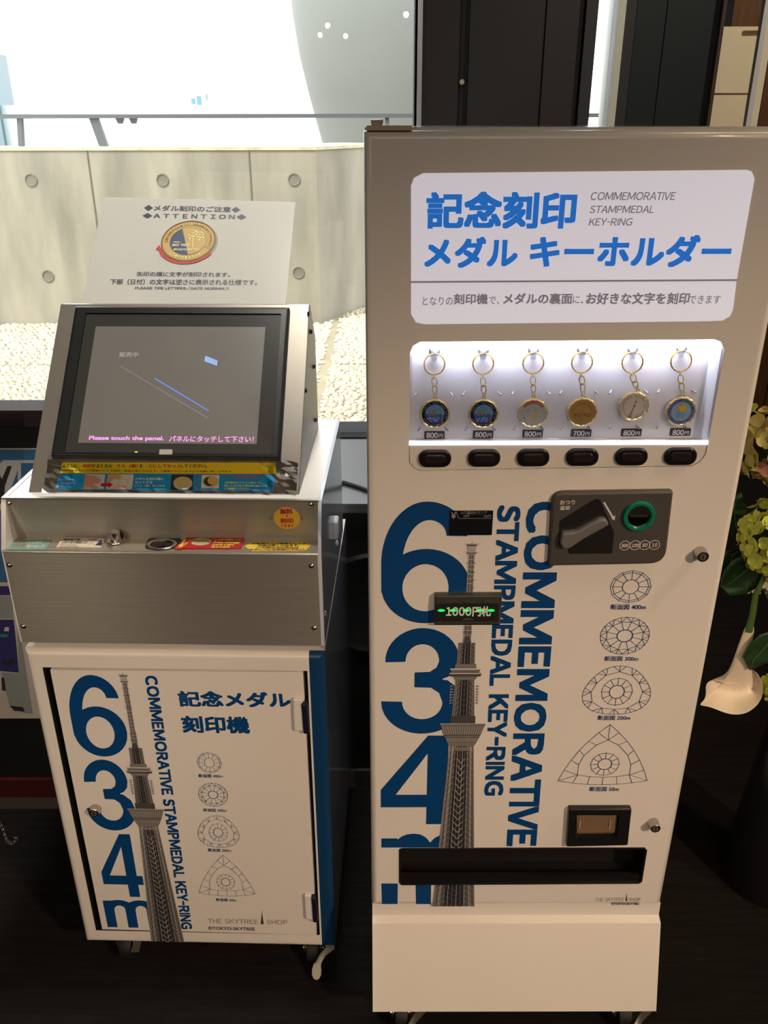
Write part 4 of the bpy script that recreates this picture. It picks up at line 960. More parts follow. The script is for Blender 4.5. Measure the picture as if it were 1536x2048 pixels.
for i in range(6):
    rcen = on_y(*q6(*rc_[i]), YK); mcen = on_y(*q6(*mc_[i]), YK); rr = .01255
    t = thing('key_ring', desc[i], 'key ring', (rcen.x, YK, rcen.z+rr), 0, 'souvenir key rings in the lit display')
    g = G(); n = 48
    g.tube([V((rcen.x+rr*math.cos(2*PI*k/n), YK+.0008*math.sin(2*PI*k/n), rcen.z+rr*math.sin(2*PI*k/n))) for k in range(n)], [.00112 if k % 3 else .00075 for k in range(n)], 6, closed=True)
    obj('split_ring', g, GOLDR, t)
    top = V((rcen.x, YK, rcen.z-rr)); lean = .35 if i == 4 else 0
    R_ = .0188; mt_ = V((mcen.x+(.003 if i == 4 else 0), YK, mcen.z+R_+.0005))
    # swivel: eye, two loops, barrel, jump ring
    dvv = mt_-top; L = dvv.length
    pt = lambda s_: top+dvv*s_
    def loop(c, w_, h_, r_, dirv=None, ply=0, nm='link'):
        g = G(); dv = (dirv or dvv).normalized(); sd = V((dv.z, 0, -dv.x))
        P = []
        for k in range(20):
            th = 2*PI*k/20; a, b = math.cos(th)*w_, math.sin(th)*h_
            P.append(c+(sd*a if not ply else V((0, 1, 0))*a)+dv*b)
        g.tube(P, r_, 6, closed=True); return g
    obj('link', loop(pt(.09), .0018, .0030, .0006, ply=1), GOLD, t)
    sw = obj('swivel', loop(pt(.30), .0034, .0052, .0007), GOLD, t)
    g = G(); g.lathe(pt(.40), dvv, [(0, .0012), (.0006, .0026), (.0030, .0026), (.0036, .0012)], 12); obj('barrel', g, GOLD, sw)
    g = loop(pt(.62), .0030, .0050, .0007); obj('lower_loop', g, GOLD, sw)
    obj('link', loop(pt(.85), .0016, .0032, .0006, ply=0), GOLD, t)
    g = loop(mt_+V((0, 0, .0006)), .0020, .0020, .0008); obj('bail', g, GOLD, t)
    # medal
    cM = V((mcen.x, YK, mcen.z)); g = G()
    rim = []; S = 60
    for (dd_, ra, wv) in ((.0022, .0168, 0), (.0022, .0186, .0003), (0, .0191, .0003), (-.0022, .0186, .0005), (-.0027, .0176, .0004), (-.0016, .0164, 0)):
        rim.append([cM+V((math.cos(2*PI*k/S)*(ra+wv*(1 if k % 4 < 2 else -1)), dd_, math.sin(2*PI*k/S)*(ra+wv*(1 if k % 4 < 2 else -1)))) for k in range(S)])
    g.rings(rim, True, True, False); md = obj('medal_rim', g, GOLD, t)
    fr = Frame((0, YK-.0014, 0), (1, 0, 0), (0, 0, 1), (0, -1, 0)); X, Z = cM.x, cM.z
    fm = {0: mat('medal_navy', (28, 34, 72), .3), 1: MATS.get('medal_navy'), 2: mat('medal_pastel', (222, 232, 244), .3), 3: GOLDF, 4: mat('medal_white', (244, 236, 236), .3), 5: mat('medal_grey_blue', (160, 196, 232), .3)}[i]
    g = G(); prism(g, fr, ell(X, Z, .0166, .0166, 40), -.002, 0); fc = obj('medal_face', g, fm, t)
    d = D(fr, .0002); r0 = .0166
    C2 = lambda x, z: (X+x*r0, Z+z*r0)
    if i < 2:
        mats_ = [mat('medal_sky', (120, 190, 245), .3), mat('medal_sea', (70, 116, 206), .3), mat('medal_gold_ink', (206, 160, 92), .35, metal=.5), PRINTW, mat('medal_pink', (220, 120, 160), .4), mat('medal_lime', (170, 220, 120), .4)]
        d.poly(ell(X, Z, r0*.74, r0*.74, 32, -20, 200), 0, 1, px=False); d.poly(ell(X, Z, r0*.74, r0*.74, 32, -160, -20), 1, 1, px=False); d.poly([C2(-.69, -.26), C2(.69, -.26), C2(.73, .02), C2(-.73, .02)], 1, 2, px=False)
        random.seed(3+i)
        for k in range(26):
            a = random.uniform(-.6, .3); b = random.uniform(-.62, -.30); s_ = random.uniform(.03, .07)
            d.poly([C2(a, b), C2(a+s_, b), C2(a+s_, b+s_*1.6), C2(a, b+s_*1.6)], 3, 3, px=False)
        for a, b, m_ in ((-.05, .55, 4), (.25, .45, 5), (.12, .6, 3), (.38, .25, 5), (-.3, .5, 4)): d.poly(ell(*C2(a, b), r0*.05, r0*.05, 8), m_, 3, px=False)
        d.text('10', (*C2(-.55, -.10), *C2(.06, .34)), 2, 4, latin=True, bold=.04, px=False); d.text('th', (*C2(.08, -.10), *C2(.26, .08)), 2, 4, bold=.03, px=False)
        d.poly([C2(.50, -.72), C2(.62, -.70), C2(.585, .15), C2(.56, .72), C2(.535, .15)], 2, 5, px=False); d.poly([C2(.49, .06), C2(.63, .06), C2(.60, -.05), C2(.52, -.05)], 3, 6, px=False); d.poly([C2(.52, .3), C2(.60, .3), C2(.59, .24), C2(.53, .24)], 3, 6, px=False)
        ringtext(d, 'TOKYO SKYTREE 10TH ANNIVERSARY', X, Z, r0*.87, r0*.13, 165, 11, 3, 4)
    elif i == 2:
        mats_ = [mat('medal_rose', (236, 120, 130), .3), mat('medal_cream', (246, 222, 190), .3), mat('medal_yellow', (240, 214, 90), .3), PRINTW, mat('medal_sky2', (110, 190, 226), .3), DK]
        d.strip(ell(X, Z, r0*.98, r0*.98, 20, 35, 145), ell(X, Z, r0*.74, r0*.74, 20, 35, 145), 0, 1)
        ringtext(d, 'TOKYO SKYTREE', X, Z, r0*.86, r0*.12, 132, 7.2, 3, 3)
        random.seed(5)
        for k in range(16):
            a = random.uniform(-.6, .6); b = random.uniform(-.6, .4); s_ = random.uniform(.07, .18)
            d.poly(ell(*C2(a, b), r0*s_, r0*s_*.8, 10), random.choice([1, 2, 3, 4, 0, 3]), 2+k*.1, px=False)
        d.poly([C2(-.66, -.3), C2(-.58, -.3), C2(-.61, .3), C2(-.63, .3)], 3, 4, px=False)
    elif i == 3:
        mats_ = [GOLDD, mat('gold_light', (240, 206, 140), .3, metal=.6)]
        d.line(ell(X, Z, r0*.70, r0*.70, 36), .0006, 0, 1, px=False, closed=True); d.line(ell(X, Z, r0*.95, r0*.95, 36), .0005, 1, 1, px=False, closed=True)
        d.poly([C2(-.56, -.36), C2(.56, -.36), C2(.62, -.08), C2(-.62, -.08)], 0, 1, px=False); d.line([C2(-.62, .08), C2(.62, .08)], .0010, 1, 2, px=False)
        for zz in (-.2, -.3): d.line([C2(-.5, zz), C2(-.25, zz+.06), C2(.1, zz), C2(.5, zz+.05)], .0005, 1, 3, px=False)
        d.poly([C2(-.16, -.94), C2(.16, -.94), C2(.10, .2), C2(.13, .34), C2(0, .5), C2(-.13, .34), C2(-.10, .2)], 1, 4, px=False)
        for a in (-.06, 0, .06): d.line([C2(a*1.6, -.9), C2(a, .2)], .0003, 0, 5, px=False)
        ringtext(d, 'TOKYO SKYTREE 634 TOKYO SKYTREE 634', X, Z, r0*.83, r0*.11, 170, 10, 1, 3)
    elif i == 4:
        mats_ = [mat('medal_pale_gold', (206, 170, 136), .35, metal=.3), mat('medal_letters', (150, 136, 140), .4)]
        d.poly([C2(-.36, -.84), C2(-.14, -.88), C2(.02, -.1), C2(.10, .2), C2(.16, .74), C2(.02, .22), C2(-.06, -.1)], 0, 2, px=False)
        d.poly([C2(-.08, .1), C2(.14, .06), C2(.08, -.04), C2(-.04, -.02)], 1, 3, px=False); d.poly([C2(.02, .40), C2(.18, .38), C2(.14, .30), C2(.05, .31)], 1, 3, px=False)
        ringtext(d, 'TOKYO SKYTREE 634 METERS TOKYO JAPAN', X, Z, r0*.82, r0*.14, 150, 9.9, 1, 3)
    else:
        mats_ = [mat('medal_blue', (70, 104, 176), .3), mat('medal_star', (238, 200, 70), .3), mat('medal_soft_blue', (120, 176, 220), .3), PRINTW]
        d.strip(ell(X, Z, r0*.98, r0*.98, 40)+[C2(.98, 0)], ell(X, Z, r0*.76, r0*.76, 40)+[C2(.76, 0)], 0, 1)
        st = [C2(.05+(.42 if k % 2 == 0 else .22)*math.sin(k*PI/5), .25+(.42 if k % 2 == 0 else .22)*math.cos(k*PI/5)) for k in range(10)]
        d.poly(st, 1, 2, px=False); d.poly(ell(*C2(0, -.28), r0*.34, r0*.26, 20), 2, 2, px=False); d.line([C2(0, -.5), C2(.03, -.7)], .0007, 3, 3, px=False)
        ringtext(d, 'TOKYO SKYTREE TOKYO SKYTREE TOKYO', X, Z, r0*.87, r0*.12, 160, 10.9, 3, 3)
    d.done('medal_print', mats_, fc)

# ------------------------------------------------------------------ STAMPING MACHINE (left)
YAW = .0263
wL = V((math.cos(YAW), -math.sin(YAW), 0)); dL = V((math.sin(YAW), math.cos(YAW), 0)); ZV = V((0, 0, 1))
FL = Frame((0, 1.07, 0), wL, ZV, -dL)
def LP(a, v, z): return FL.w(a, z, -v)
A0, A1 = -.5495, -.0905
c_ = LP((A0+A1)/2, .24, 0)
lm = thing('stamping_machine', 'white and steel medal stamping machine with a grey touch screen on a wheeled cabinet', 'machine', tuple(c_), -YAW)
TL_ = lambda p: LP(p.x, p.y, p.z)
# cabinet: rounded shell with door opening
ZC0, ZC1 = .075, .712
op = [FL.un(*p) for p in ((191, 1859), (639, 1871.5), (615.5, 1340.8), (86, 1335.5))]
oz0 = (op[0][1]+op[1][1])/2; oz1 = (op[2][1]+op[3][1])/2; oa0 = (op[0][0]+op[3][0])/2; oa1 = (op[1][0]+op[2][0])/2
blue_a = (FL.un(615.5, 1300)[0]+FL.un(645.6, 1895)[0])/2
r_ = .010
g = G(); outer = [(A0, ZC0), (A1, ZC0), (A1, ZC1), (A0, ZC1)]
inn = inset(outer, r_); hole = [(oa0, oz0), (oa1, oz0), (oa1, oz1), (oa0, oz1)]
# front face, split at the blue stripe
P0 = [(inn[0][0], inn[0][1]), (blue_a, inn[0][1]), (blue_a, inn[2][1]), (inn[0][0], inn[2][1])]
fl, tr = tess([P0, hole]); g.add([FL.w(a, b, 0) for a, b in fl], tr, 0)
g.add([FL.w(a, b, 0) for a, b in ((blue_a, inn[0][1]), (inn[1][0], inn[0][1]), (inn[1][0], inn[2][1]), (blue_a, inn[2][1]))], [(0, 1, 2, 3)], 1)
st = 5
RG = []
for i in range(st+1):
    loop_ = inset(outer, r_*(1-math.sin(PI/2*i/st))); h = -r_*(1-math.cos(PI/2*i/st))
    l4 = [loop_[0], (blue_a, loop_[0][1]), loop_[1], loop_[2], (blue_a, loop_[2][1]), loop_[3]]
    RG.append([FL.w(a, b, h) for a, b in l4])
RG.append([FL.w(a, b, -.48) for a, b in [outer[0], (blue_a, ZC0), outer[1], outer[2], (blue_a, ZC1), outer[3]]])
for i in range(len(RG)-1):
    for k in range(6):
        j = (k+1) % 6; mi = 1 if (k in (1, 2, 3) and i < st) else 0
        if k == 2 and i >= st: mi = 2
        g.add([RG[i][k], RG[i][j], RG[i+1][j], RG[i+1][k]], [(0, 1, 2, 3)], mi)
g.add(RG[-1], [(0, 1, 2, 3, 4, 5)], 0)
g.rings([[FL.w(a, b, 0) for a, b in hole], [FL.w(a, b, -.022) for a, b in hole]], True, False, False, 3)
g.add([FL.w(a, b, -.022) for a, b in hole], [(0, 1, 2, 3)], 3)
# weld-less smoothing is fine here: shared look only at the rounded edge
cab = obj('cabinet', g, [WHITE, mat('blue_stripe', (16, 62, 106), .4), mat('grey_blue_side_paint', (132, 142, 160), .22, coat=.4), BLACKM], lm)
# door
dq_ = [FL.un(*p) for p in ((204, 1859), (633.5, 1870.5), (605.7, 1345), (99.8, 1340.6))]
g = G(); prism(g, FL, dq_, -.018, 0, r=.001, steps=2); ldoor = obj('cabinet_door', g, WHITE, lm)
d = D(FL); digit6(d, (125, 1349, 262, 1513)); d.done('numeral', [BLUE], ldoor)
q4c = lambda x, y: (40+x/2.259, 1280+y/2.259)
d = D(FL); a = q4c(268, 538); b = q4c(535, 862); digit3(d, (155, a[1], 278, b[1])); d.done('numeral', [BLUE], ldoor)
d = D(FL); M4 = [FL.un(*q4c(345, 875)), FL.un(*q4c(570, 1158))]
digit4(d, (188, 1667, 292, 1794)); d.done('numeral', [BLUE], ldoor)
d = D(FL); letterm(d, (205, 1799, 320, 1856)); d.done('printed_letter', [BLUE], ldoor)
# tower by similarity with the one on the other machine
rt, rr2 = V(towR(0, 45)), V(towR(0, 1013)); lt, lr = V(FL.un(242.7, 1348.6)), V(FL.un(290, 1617))
sc = (lt.y-lr.y)/(rt.y-rr2.y)
def towL(dx, y):
    p = V(towR(dx, y)); ax = V(towR(0, y)); b = lt.y+(p.y-rt.y)*sc; am = lt.x+(lr.x-lt.x)*.72
    t = (lt.y-b)/(lt.y-lr.y); return (lt.x+(lr.x-lt.x)*t*.55+(p.x-ax.x)*sc+.003, b)
yb_end = 1700
for y in range(1700, 2600, 4):
    if towL(0, y)[1] > ZC0+.006: yb_end = y
d = D(FL, .0004); tw = Tower(d, towL); tw.k = .00060/2.693*1.1*sc
tw.draw(yb_end); d.done('printed_tower', TWM, ldoor)
d = D(FL); d.text('COMMEMORATIVE STAMPMEDAL KEY-RING', None, 0, 1, bold=.045, latin=True, gap=.15, quad=[(314, 1351), (385, 1858), (363, 1858), (289, 1351)]); d.done('printed_lettering', [BLUE], ldoor)
d = D(FL); d.text('記念メダル', None, 0, 1, bold=.036, quad=[(354, 1381), (579, 1384), (583, 1415), (359, 1413)]); d.text('刻印機', None, 0, 1, bold=.036, quad=[(361, 1431), (497, 1433), (501, 1467), (366, 1465)]); d.done('printed_lettering', [BLUE], ldoor)
for kd, bx, cb in ((400, (392, 1504, 445, 1546), (397, 1547.5, 446, 1555.5)), (300, (394, 1565, 458, 1613), (406.5, 1616.5, 454, 1624)), (200, (393, 1630, 479, 1695), (416, 1696.5, 463, 1704)), (50, (388, 1709, 511, 1793), (432, 1796, 472.5, 1803))):
    d = D(FL); diag(d, kd, bx, w=.0006); d.text('断面図 %dm' % kd, cb, 0, 1, bold=.02); d.done('printed_diagram', [PRINTN], ldoor)
d = D(FL); d.text('THE SKYTREE', (415, 1837, 516, 1848), 0, 1, latin=True); d.text('SHOP', (533, 1839, 575, 1849), 0, 1, latin=True)
d.poly([(521.5, 1848), (527.5, 1848), (525, 1830), (524.3, 1819), (523.3, 1830)], 1, 1); d.text('©TOKYO-SKYTREE', (416, 1852.5, 510, 1861), 1, 1, bold=.02); d.done('printed_shop_mark', [PRINTT, PRINTK], ldoor)
lock(FL, 192, 1617, ldoor, r=.0088, h=.011)
# hinges
for (wq, bq) in ((((585, 1393), (606, 1395), (608, 1459), (588, 1458)), ((603.5, 1402), (615, 1402), (620, 1461), (608, 1461))), (((608, 1785), (623, 1786), (628, 1835), (611, 1834)), ((623.5, 1788), (632, 1788), (637, 1837), (627, 1837)))):
    g = G(); prism(g, FL, roundpoly([FL.un(*p) for p in wq][::-1], .004), 0, .006, r=.003, steps=4); hn = obj('hinge', g, WHITE2, lm)
    g = G(); prism(g, FL, roundpoly([FL.un(*p) for p in bq][::-1], .001), -.01, .009, r=.002, steps=3); obj('hinge_knuckle', g, mat('navy_hinge', (26, 28, 50), .35), hn)
for cx_ in (A0+.062, A1-.045): make_caster(lm, *LP(cx_, .040, 0).xy, .075, rot=-YAW, long_lever=(cx_ > -.3), mirror=1)
for cx_ in (A0+.06, A1-.06): make_caster(lm, *LP(cx_, .42, 0).xy, .075, rot=2.5, brake=False)
# upper box
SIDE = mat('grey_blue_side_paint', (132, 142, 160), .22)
bx_ = [(.001, .727), (.001, .8815), (.0425, .8835), (.0305, .951), (.395, .951), (.395, .727)]
g = G(); g.rings([[LP(x, v, z) for v, z in bx_] for x in (A0+.006, A1-.004)]); obj('housing', g, WHITE, lm)
ck = [(0, .727), (0, .8815), (.030, .952), (.396, .952), (.396, .727)]
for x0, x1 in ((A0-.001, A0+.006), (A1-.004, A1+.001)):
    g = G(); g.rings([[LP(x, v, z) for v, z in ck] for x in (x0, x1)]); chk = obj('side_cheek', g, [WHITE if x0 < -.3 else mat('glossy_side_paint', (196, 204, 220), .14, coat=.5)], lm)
g = G(); g.box(A0+.02, A1-.02, .03, .36, .712, .727, T=TL_); obj('box_foot', g, BLACKM, lm)
# steel sheets
g = G(); prism(g, FL, [(A0+.002, .7275), (A1-.004, .7275), (A1-.004, .8805), (A0+.002, .8805)], -.001, .0015, r=.0008, steps=2)
g.tube([LP(A0+.0, -.001, .8815), LP(A1-.004, -.001, .8815)], .0018, 8); fp_ = obj('front_steel_panel', g, STEEL, lm, 'large brushed steel lower panel')
FS = Frame(LP(0, 0, .8835), wL, dL, ZV)
g = G(); g.box(A0+.006, A1-.004, 0, .0425, .8817, .8835, T=TL_); shf = obj('steel_shelf', g, STEEL2, lm)
eyU = (LP(0, .0305, .951)-LP(0, .0425, .8835)).normalized()
FU = Frame(LP(0, .0425, .8835), wL, eyU, wL.cross(eyU)); LU = (LP(0, .0305, .951)-LP(0, .0425, .8835)).length
g = G(); prism(g, FU, [(A0+.006, 0), (A1-.004, 0), (A1-.004, LU), (A0+.006, LU)], -.001, .001); up_ = obj('recessed_steel_panel', g, STEEL, lm)
g = G(); g.box(A0+.0, A1-.003, .028, .034, .9505, .9530, T=TL_); obj('top_edge_strip', g, STEEL2, lm)
def screw(fr, px, py, parent, r=.0036):
    c = fr.un(px, py); g = G(); g.lathe(fr.w(c[0], c[1], 0), fr.n, [(0, r*1.15), (.0006, r*1.15), (.0012, r*.95), (.0024, r*.6), (.0028, r*.3)], 14, cap0=False); obj('screw', g, CHROME, parent)
F15 = FL.off(.0015)
for p in ((19, 1130), (622.6, 1132), (47, 1252.5), (628, 1256)): screw(F15, *p, fp_)
FU1 = FU.off(.001)
for p in ((18.5, 1007), (622, 1009)): screw(FU1, *p, up_)
for p in ((541.5, 1036), (604, 1036.5)): screw(FU1, *p, up_, r=.0020)
# round yellow sticker
c = V(FU1.un(574, 1036)); g = G(); prism(g, FU1, ell(c.x, c.y, .0190, .0190, 40), 0, .0010); stk = obj('round_sticker', g, mat('ochre_yellow', (216, 180, 60), .4), up_, 'round yellow sticker with red characters')
d = D(FU1.off(.001), .0003)
for tx, bx, bo in (('無料', (559.5, 1017, 586, 1028), .04), ('で', (571, 1030, 576.5, 1034.5), .02), ('刻印', (560, 1036, 587, 1046), .04), ('できます', (561, 1048, 588, 1054), .03)): d.text(tx, bx, 0, 1, bold=bo)
d.done('sticker_text', [mat('crimson_print', (176, 40, 60), .4)], stk)
# labels on the shelf
def slabel(pts, th, m_, label, r=.001):
    g = G(); pp = [FS.un(*p) for p in pts][::-1]; prism(g, FS, roundpoly(pp, r), 0, th, r=min(.0006, th*.5), steps=2); return obj('label_plate', g, m_, lm, label)
l1 = slabel([(20, 1079.5), (104, 1079.5), (92.5, 1099.5), (9, 1099.5)], .0006, mat('teal_label', (122, 158, 144), .4), 'pale teal label on the steel shelf')
FS1 = FS.off(.0006); d = D(FS1, .0002)
d.text('ここから', None, 0, 1, bold=.02, quad=[(28, 1082), (52, 1082), (49, 1087), (24, 1087)]); d.text('メダルを', None, 0, 1, bold=.02, quad=[(26, 1088), (52, 1088), (49, 1093), (22, 1093)]); d.text('ここから', None, 1, 1, bold=.02, quad=[(60, 1082), (86, 1082), (83, 1087), (57, 1087)]); d.text('取り出し口', None, 1, 1, bold=.02, quad=[(56, 1090), (90, 1090), (86, 1096), (52, 1096)])
d.done('label_text', [mat('dull_red_print', (176, 96, 90), .5), PRINTW], l1)
l2 = slabel([(124, 1078.6), (210, 1078.6), (203, 1097), (112.5, 1097)], .0025, mat('cream_label', (216, 206, 182), .4), 'cream label with a dark blue arrow on the steel shelf', .002)
FS2 = FS.off(.0025); d = D(FS2, .0002)
d.text('刻印終了後', None, 0, 1, bold=.03, quad=[(128, 1077.5), (162, 1077.5), (160, 1081.5), (125.5, 1081.5)]); d.text('メダリオン取出し口', None, 0, 1, bold=.03, quad=[(125, 1082.5), (176, 1082.5), (173.5, 1087.5), (122, 1087.5)])
d.text('After stamping,', None, 1, 1, bold=.02, quad=[(120, 1089), (153, 1089), (152, 1091.5), (119, 1091.5)]); d.text('take out the medal.', None, 1, 1, bold=.02, quad=[(118, 1092.3), (158, 1092.3), (157, 1094.8), (117, 1094.8)])
d.poly([(202, 1080), (206, 1088), (201.5, 1091.5), (190, 1091)], 2, 1); d.text('PUSH', None, 3, 1, bold=.03, quad=[(178, 1078), (194, 1078), (193, 1081), (177, 1081)])
d.line([(176, 1090), (184, 1085), (188, 1089)], .0005, 0, 1)
d.done('label_text', [PRINTK, PRINTT, mat('navy_arrow', (32, 38, 96), .4), REDP], l2)
# push button
c = V(FS.un(232.5, 1086)); g = G(); o_ = FS.w(c.x, c.y, 0)
g.lathe(o_, ZV, [(0, .0135), (.004, .0135), (.0055, .0125), (.0055, .0085)], 32, cap0=False); pb = obj('push_button', g, CHROME, lm, 'round chrome push knob on a ring base')
g = G(); g.lathe(o_, ZV, [(.003, .0074), (.0175, .0074), (.0185, .0066)], 28, cap0=False); obj('button_plunger', g, CHROME, pb)
g = G(); p_ = FS.un(240, 1079); g.lathe(FS.w(p_[0], .0405, .006), -dL, [(0, .005), (.003, .005), (.0032, .003)], 16); obj('guide_pin', g, DCHROME, pb)
# medal well
c = V(FS.un(326.5, 1085)); c.y = .0205; g = G()
bk = roundpoly([(c.x-.0255, c.y+.0215), (c.x+.0255, c.y+.0215), (c.x+.022, c.y-.012), (c.x, c.y-.0195), (c.x-.022, c.y-.012)][::-1], .008, 6)
prism(g, FS, bk, 0, .0008); well = obj('medal_well', g, mat('well_black', (14, 14, 16), .3), lm, 'round black medal well with a steel rim')
g = G(); F9 = FS.off(.0008)
ringel(g, F9, (c.x, c.y-.001), (.0222, .0175), (.0165, .0125), 0, .0022, 40); obj('well_rim', g, CHROME, well)
g = G(); prism(g, F9, ell(c.x, c.y-.001, .0162, .0122, 32), 0, .0003); obj('well_floor', g, mat('well_floor_gloss', (20, 18, 18), .08), well)
g = G(); g.lathe(F9.w(c.x, c.y-.004, .0003), ZV, [(0, .0062), (.0012, .006), (.0016, .005)], 24); obj('well_stop', g, DCHROME, well)
# red label plate
l3 = slabel([(376, 1076), (490, 1077), (482, 1098), (348, 1099)], .0028, mat('red_label', (178, 34, 38), .35), 'red label plate reading press strongly', .0015)
d = D(FS.off(.0028), .0002)
d.text('しっかり押しこむ', None, 0, 1, bold=.03, quad=[(430, 1077.5), (484, 1078), (482.5, 1082), (428, 1081.5)]); d.text('Press strongly', None, 0, 1, bold=.03, quad=[(428, 1083), (481, 1083.5), (479.5, 1088), (426, 1087.5)]); d.text('강하게 누른다', None, 0, 1, bold=.03, quad=[(425, 1088.5), (469, 1088.5), (467.5, 1092), (423, 1092)]); d.text('用力の按住', None, 0, 1, bold=.03, quad=[(423, 1093), (461, 1093), (459, 1096), (421, 1096)])
cc = FS.un(403, 1087); d.poly(ell(cc[0], cc[1], .0148, .0125, 28), 2, 1, px=False); d.poly(ell(cc[0], cc[1], .0125, .0104, 28), 1, 2, px=False); d.line(ell(cc[0], cc[1], .0085, .007, 24), .0006, 2, 3, px=False, closed=True)
d.poly([(352, 1097), (378, 1080), (386, 1080), (362, 1097)], 3, 1); d.text('1', None, 0, 2, bold=.05, latin=True, quad=[(368, 1079), (376, 1079), (364, 1093), (356, 1093)]); d.line([(384, 1080), (398, 1084), (412, 1078), (424, 1080)], .0014, 4, 4); d.line([(404, 1086), (412, 1082), (420, 1088)], .0009, 4, 4)
d.done('label_text', [YTXT, mat('brass_print', (190, 170, 110), .4), mat('silver_print', (190, 186, 170), .4), mat('orange_print', (214, 120, 80), .4), DK], l3)
l4 = slabel([(503, 1084.5), (612, 1084.5), (622.5, 1090.5), (611, 1101.5), (502, 1102), (489, 1092.5)], .0006, mat('yellow_label', (226, 196, 66), .4), 'yellow six-sided label on the steel shelf', .0005)
d = D(FS1, .0002)
for tx, q in (('お客様の入力間違えによる', [(505, 1085.5), (613, 1085.5), (611, 1089), (503, 1089)]), ('交換は致しかねます。', [(517, 1089.5), (600, 1089.5), (598.5, 1093), (515, 1093)]), ('ご不明な点があれば', [(515, 1093.6), (598, 1093.6), (596.5, 1097), (513, 1097)]), ('スタッフにお声掛け下さい。', [(500, 1097.6), (612, 1097.6), (610, 1101), (498, 1101)])): d.text(tx, None, 0, 1, bold=.03, quad=q)
d.done('label_text', [mat('brown_ink', (60, 46, 24), .5)], l4)
# side fittings on the right cheek
FSD = Frame(LP(A1+.001, 0, 0), dL, ZV, wL)
c = FSD.un(668, 1054); g = G(); prism(g, FSD, roundpoly([(c[0]-.016, c[1]-.016), (c[0]+.014, c[1]-.016), (c[0]+.018, c[1]+.004), (c[0]+.012, c[1]+.016), (c[0]-.012, c[1]+.014)], .002), 0, .008, r=.003, steps=3); obj('side_latch', g, mat('grey_latch', (170, 176, 184), .3), lm)
for px, py in ((678, 1086), (655, 1229)):
    screw(FSD, px-4, py, lm, r=.005)
# ---- head with screen
FH0 = Frame(LP(0, .055, .951), wL, (dL*.7025+ZV*.7117), -dL*.7117+ZV*.7025)
h0 = FH0.un(60, 980)[0]; h1 = FH0.un(597, 980)[0]; LH = .3175
hp_ = [(.055, .951), (.278, 1.177), (.290, 1.178), (.347, 1.112), (.347, .951)]
g = G(); g.rings([[LP(x, v, z) for v, z in hp_] for x in (h0, h1)])
HG = mat('grey_satin_steel', (146, 140, 130), .36, metal=.55, noise=.02, scale=20); head = obj('screen_head', g, [HG], lm, 'sloping steel head carrying the touch screen')
g = G(); prism(g, FH0, [(h0-.001, -.004), (h1+.001, -.004), (h1+.001, LH+.002), (h0-.001, LH+.002)], -.001, .0015, r=.0008, steps=2); obj('head_face', g, HG, head)
g = G(); g.add([LP(h1+.0006, v, z) for v, z in hp_], [(0, 1, 2, 3, 4)]); g.add([LP(h1+.0012, v, z) for v, z in hp_], [(4, 3, 2, 1, 0)]); obj('head_side', g, mat('side_sheet_dark', (120, 116, 112), .3, metal=.4), head)
FH = FH0.off(.0015)
FHS = Frame(LP(h1+.0012, 0, 0), dL, ZV, wL)
for px, py in ((616.5, 628), (622, 663), (628.5, 733), (611.5, 781), (632, 840)):
    c = FHS.un(px-1.5, py); g = G(); g.lathe(FHS.w(c[0], c[1], 0), wL, [(0, .0042), (.0025, .0036), (.0035, .0018)], 12, cap0=False); obj('screw', g, DCHROME, head)
# monitor
bz = [FH.un(*p) for p in ((106, 914), (564, 922), (579, 621.5), (155, 618))]
a0 = (bz[0][0]+bz[3][0])/2; a1 = (bz[1][0]+bz[2][0])/2; b0 = (bz[0][1]+bz[1][1])/2-.002; b1 = (bz[2][1]+bz[3][1])/2
MONB = mat('monitor_frame', (34, 36, 36), .3); MONI = mat('monitor_inner_bezel', (58, 58, 56), .22)
FM = FH.off(.010)
gl = [FM.un(*p) for p in ((130, 903), (546, 909), (561, 627), (171, 628))]
ga0 = (gl[0][0]+gl[3][0])/2; ga1 = (gl[1][0]+gl[2][0])/2; gb0 = (gl[0][1]+gl[1][1])/2; gb1 = (gl[2][1]+gl[3][1])/2
g = G(); prism(g, FH, rrect(a0, b0, a1, b1, .003), 0, .0115, holes=[rrect(ga0, gb0, ga1, gb1, .002)[::-1]], r=.005, steps=4); mon = obj('touch_screen', g, MONB, lm, 'black framed touch screen set in the sloping head')
g = G(); prism(g, FH, rrect(ga0+.0005, gb0+.0005, ga1-.0005, gb1-.0005, .002), 0, .0095); obj('glass_front', g, MONI, mon)
FG = FH.off(.0095)
dsp = [FG.un(*p) for p in ((157, 886), (514, 888), (530, 654), (190.5, 653))]
da0 = (dsp[0][0]+dsp[3][0])/2; da1 = (dsp[1][0]+dsp[2][0])/2; db0 = (dsp[0][1]+dsp[1][1])/2; db1 = (dsp[2][1]+dsp[3][1])/2
g = G(); prism(g, FG, [(da0, db0), (da1, db0), (da1, db1), (da0, db1)], -.0004, .0003)
LCD = mat('grey_display', (96, 92, 86), .28, noise=.05, scale=14, emit=(112, 108, 102), estr=.30); lcd = obj('display', g, LCD, mon)
d = D(FG, .0006); E1 = mat('display_pink_text', (216, 150, 220), .5, emit=(220, 140, 230), estr=.55); E2 = mat('display_blue_reflection', (70, 120, 220), .5, emit=(70, 130, 255), estr=.7); E3 = mat('display_dim_text_and_reflection', (150, 150, 150), .5, emit=(150, 150, 155), estr=.3)
d.text('Please touch the panel.', (179, 872, 327.5, 883.5), 0, 1, bold=.035); d.text('パネルにタッチして下さい！', (339.5, 872, 507, 885.5), 0, 1, bold=.02)
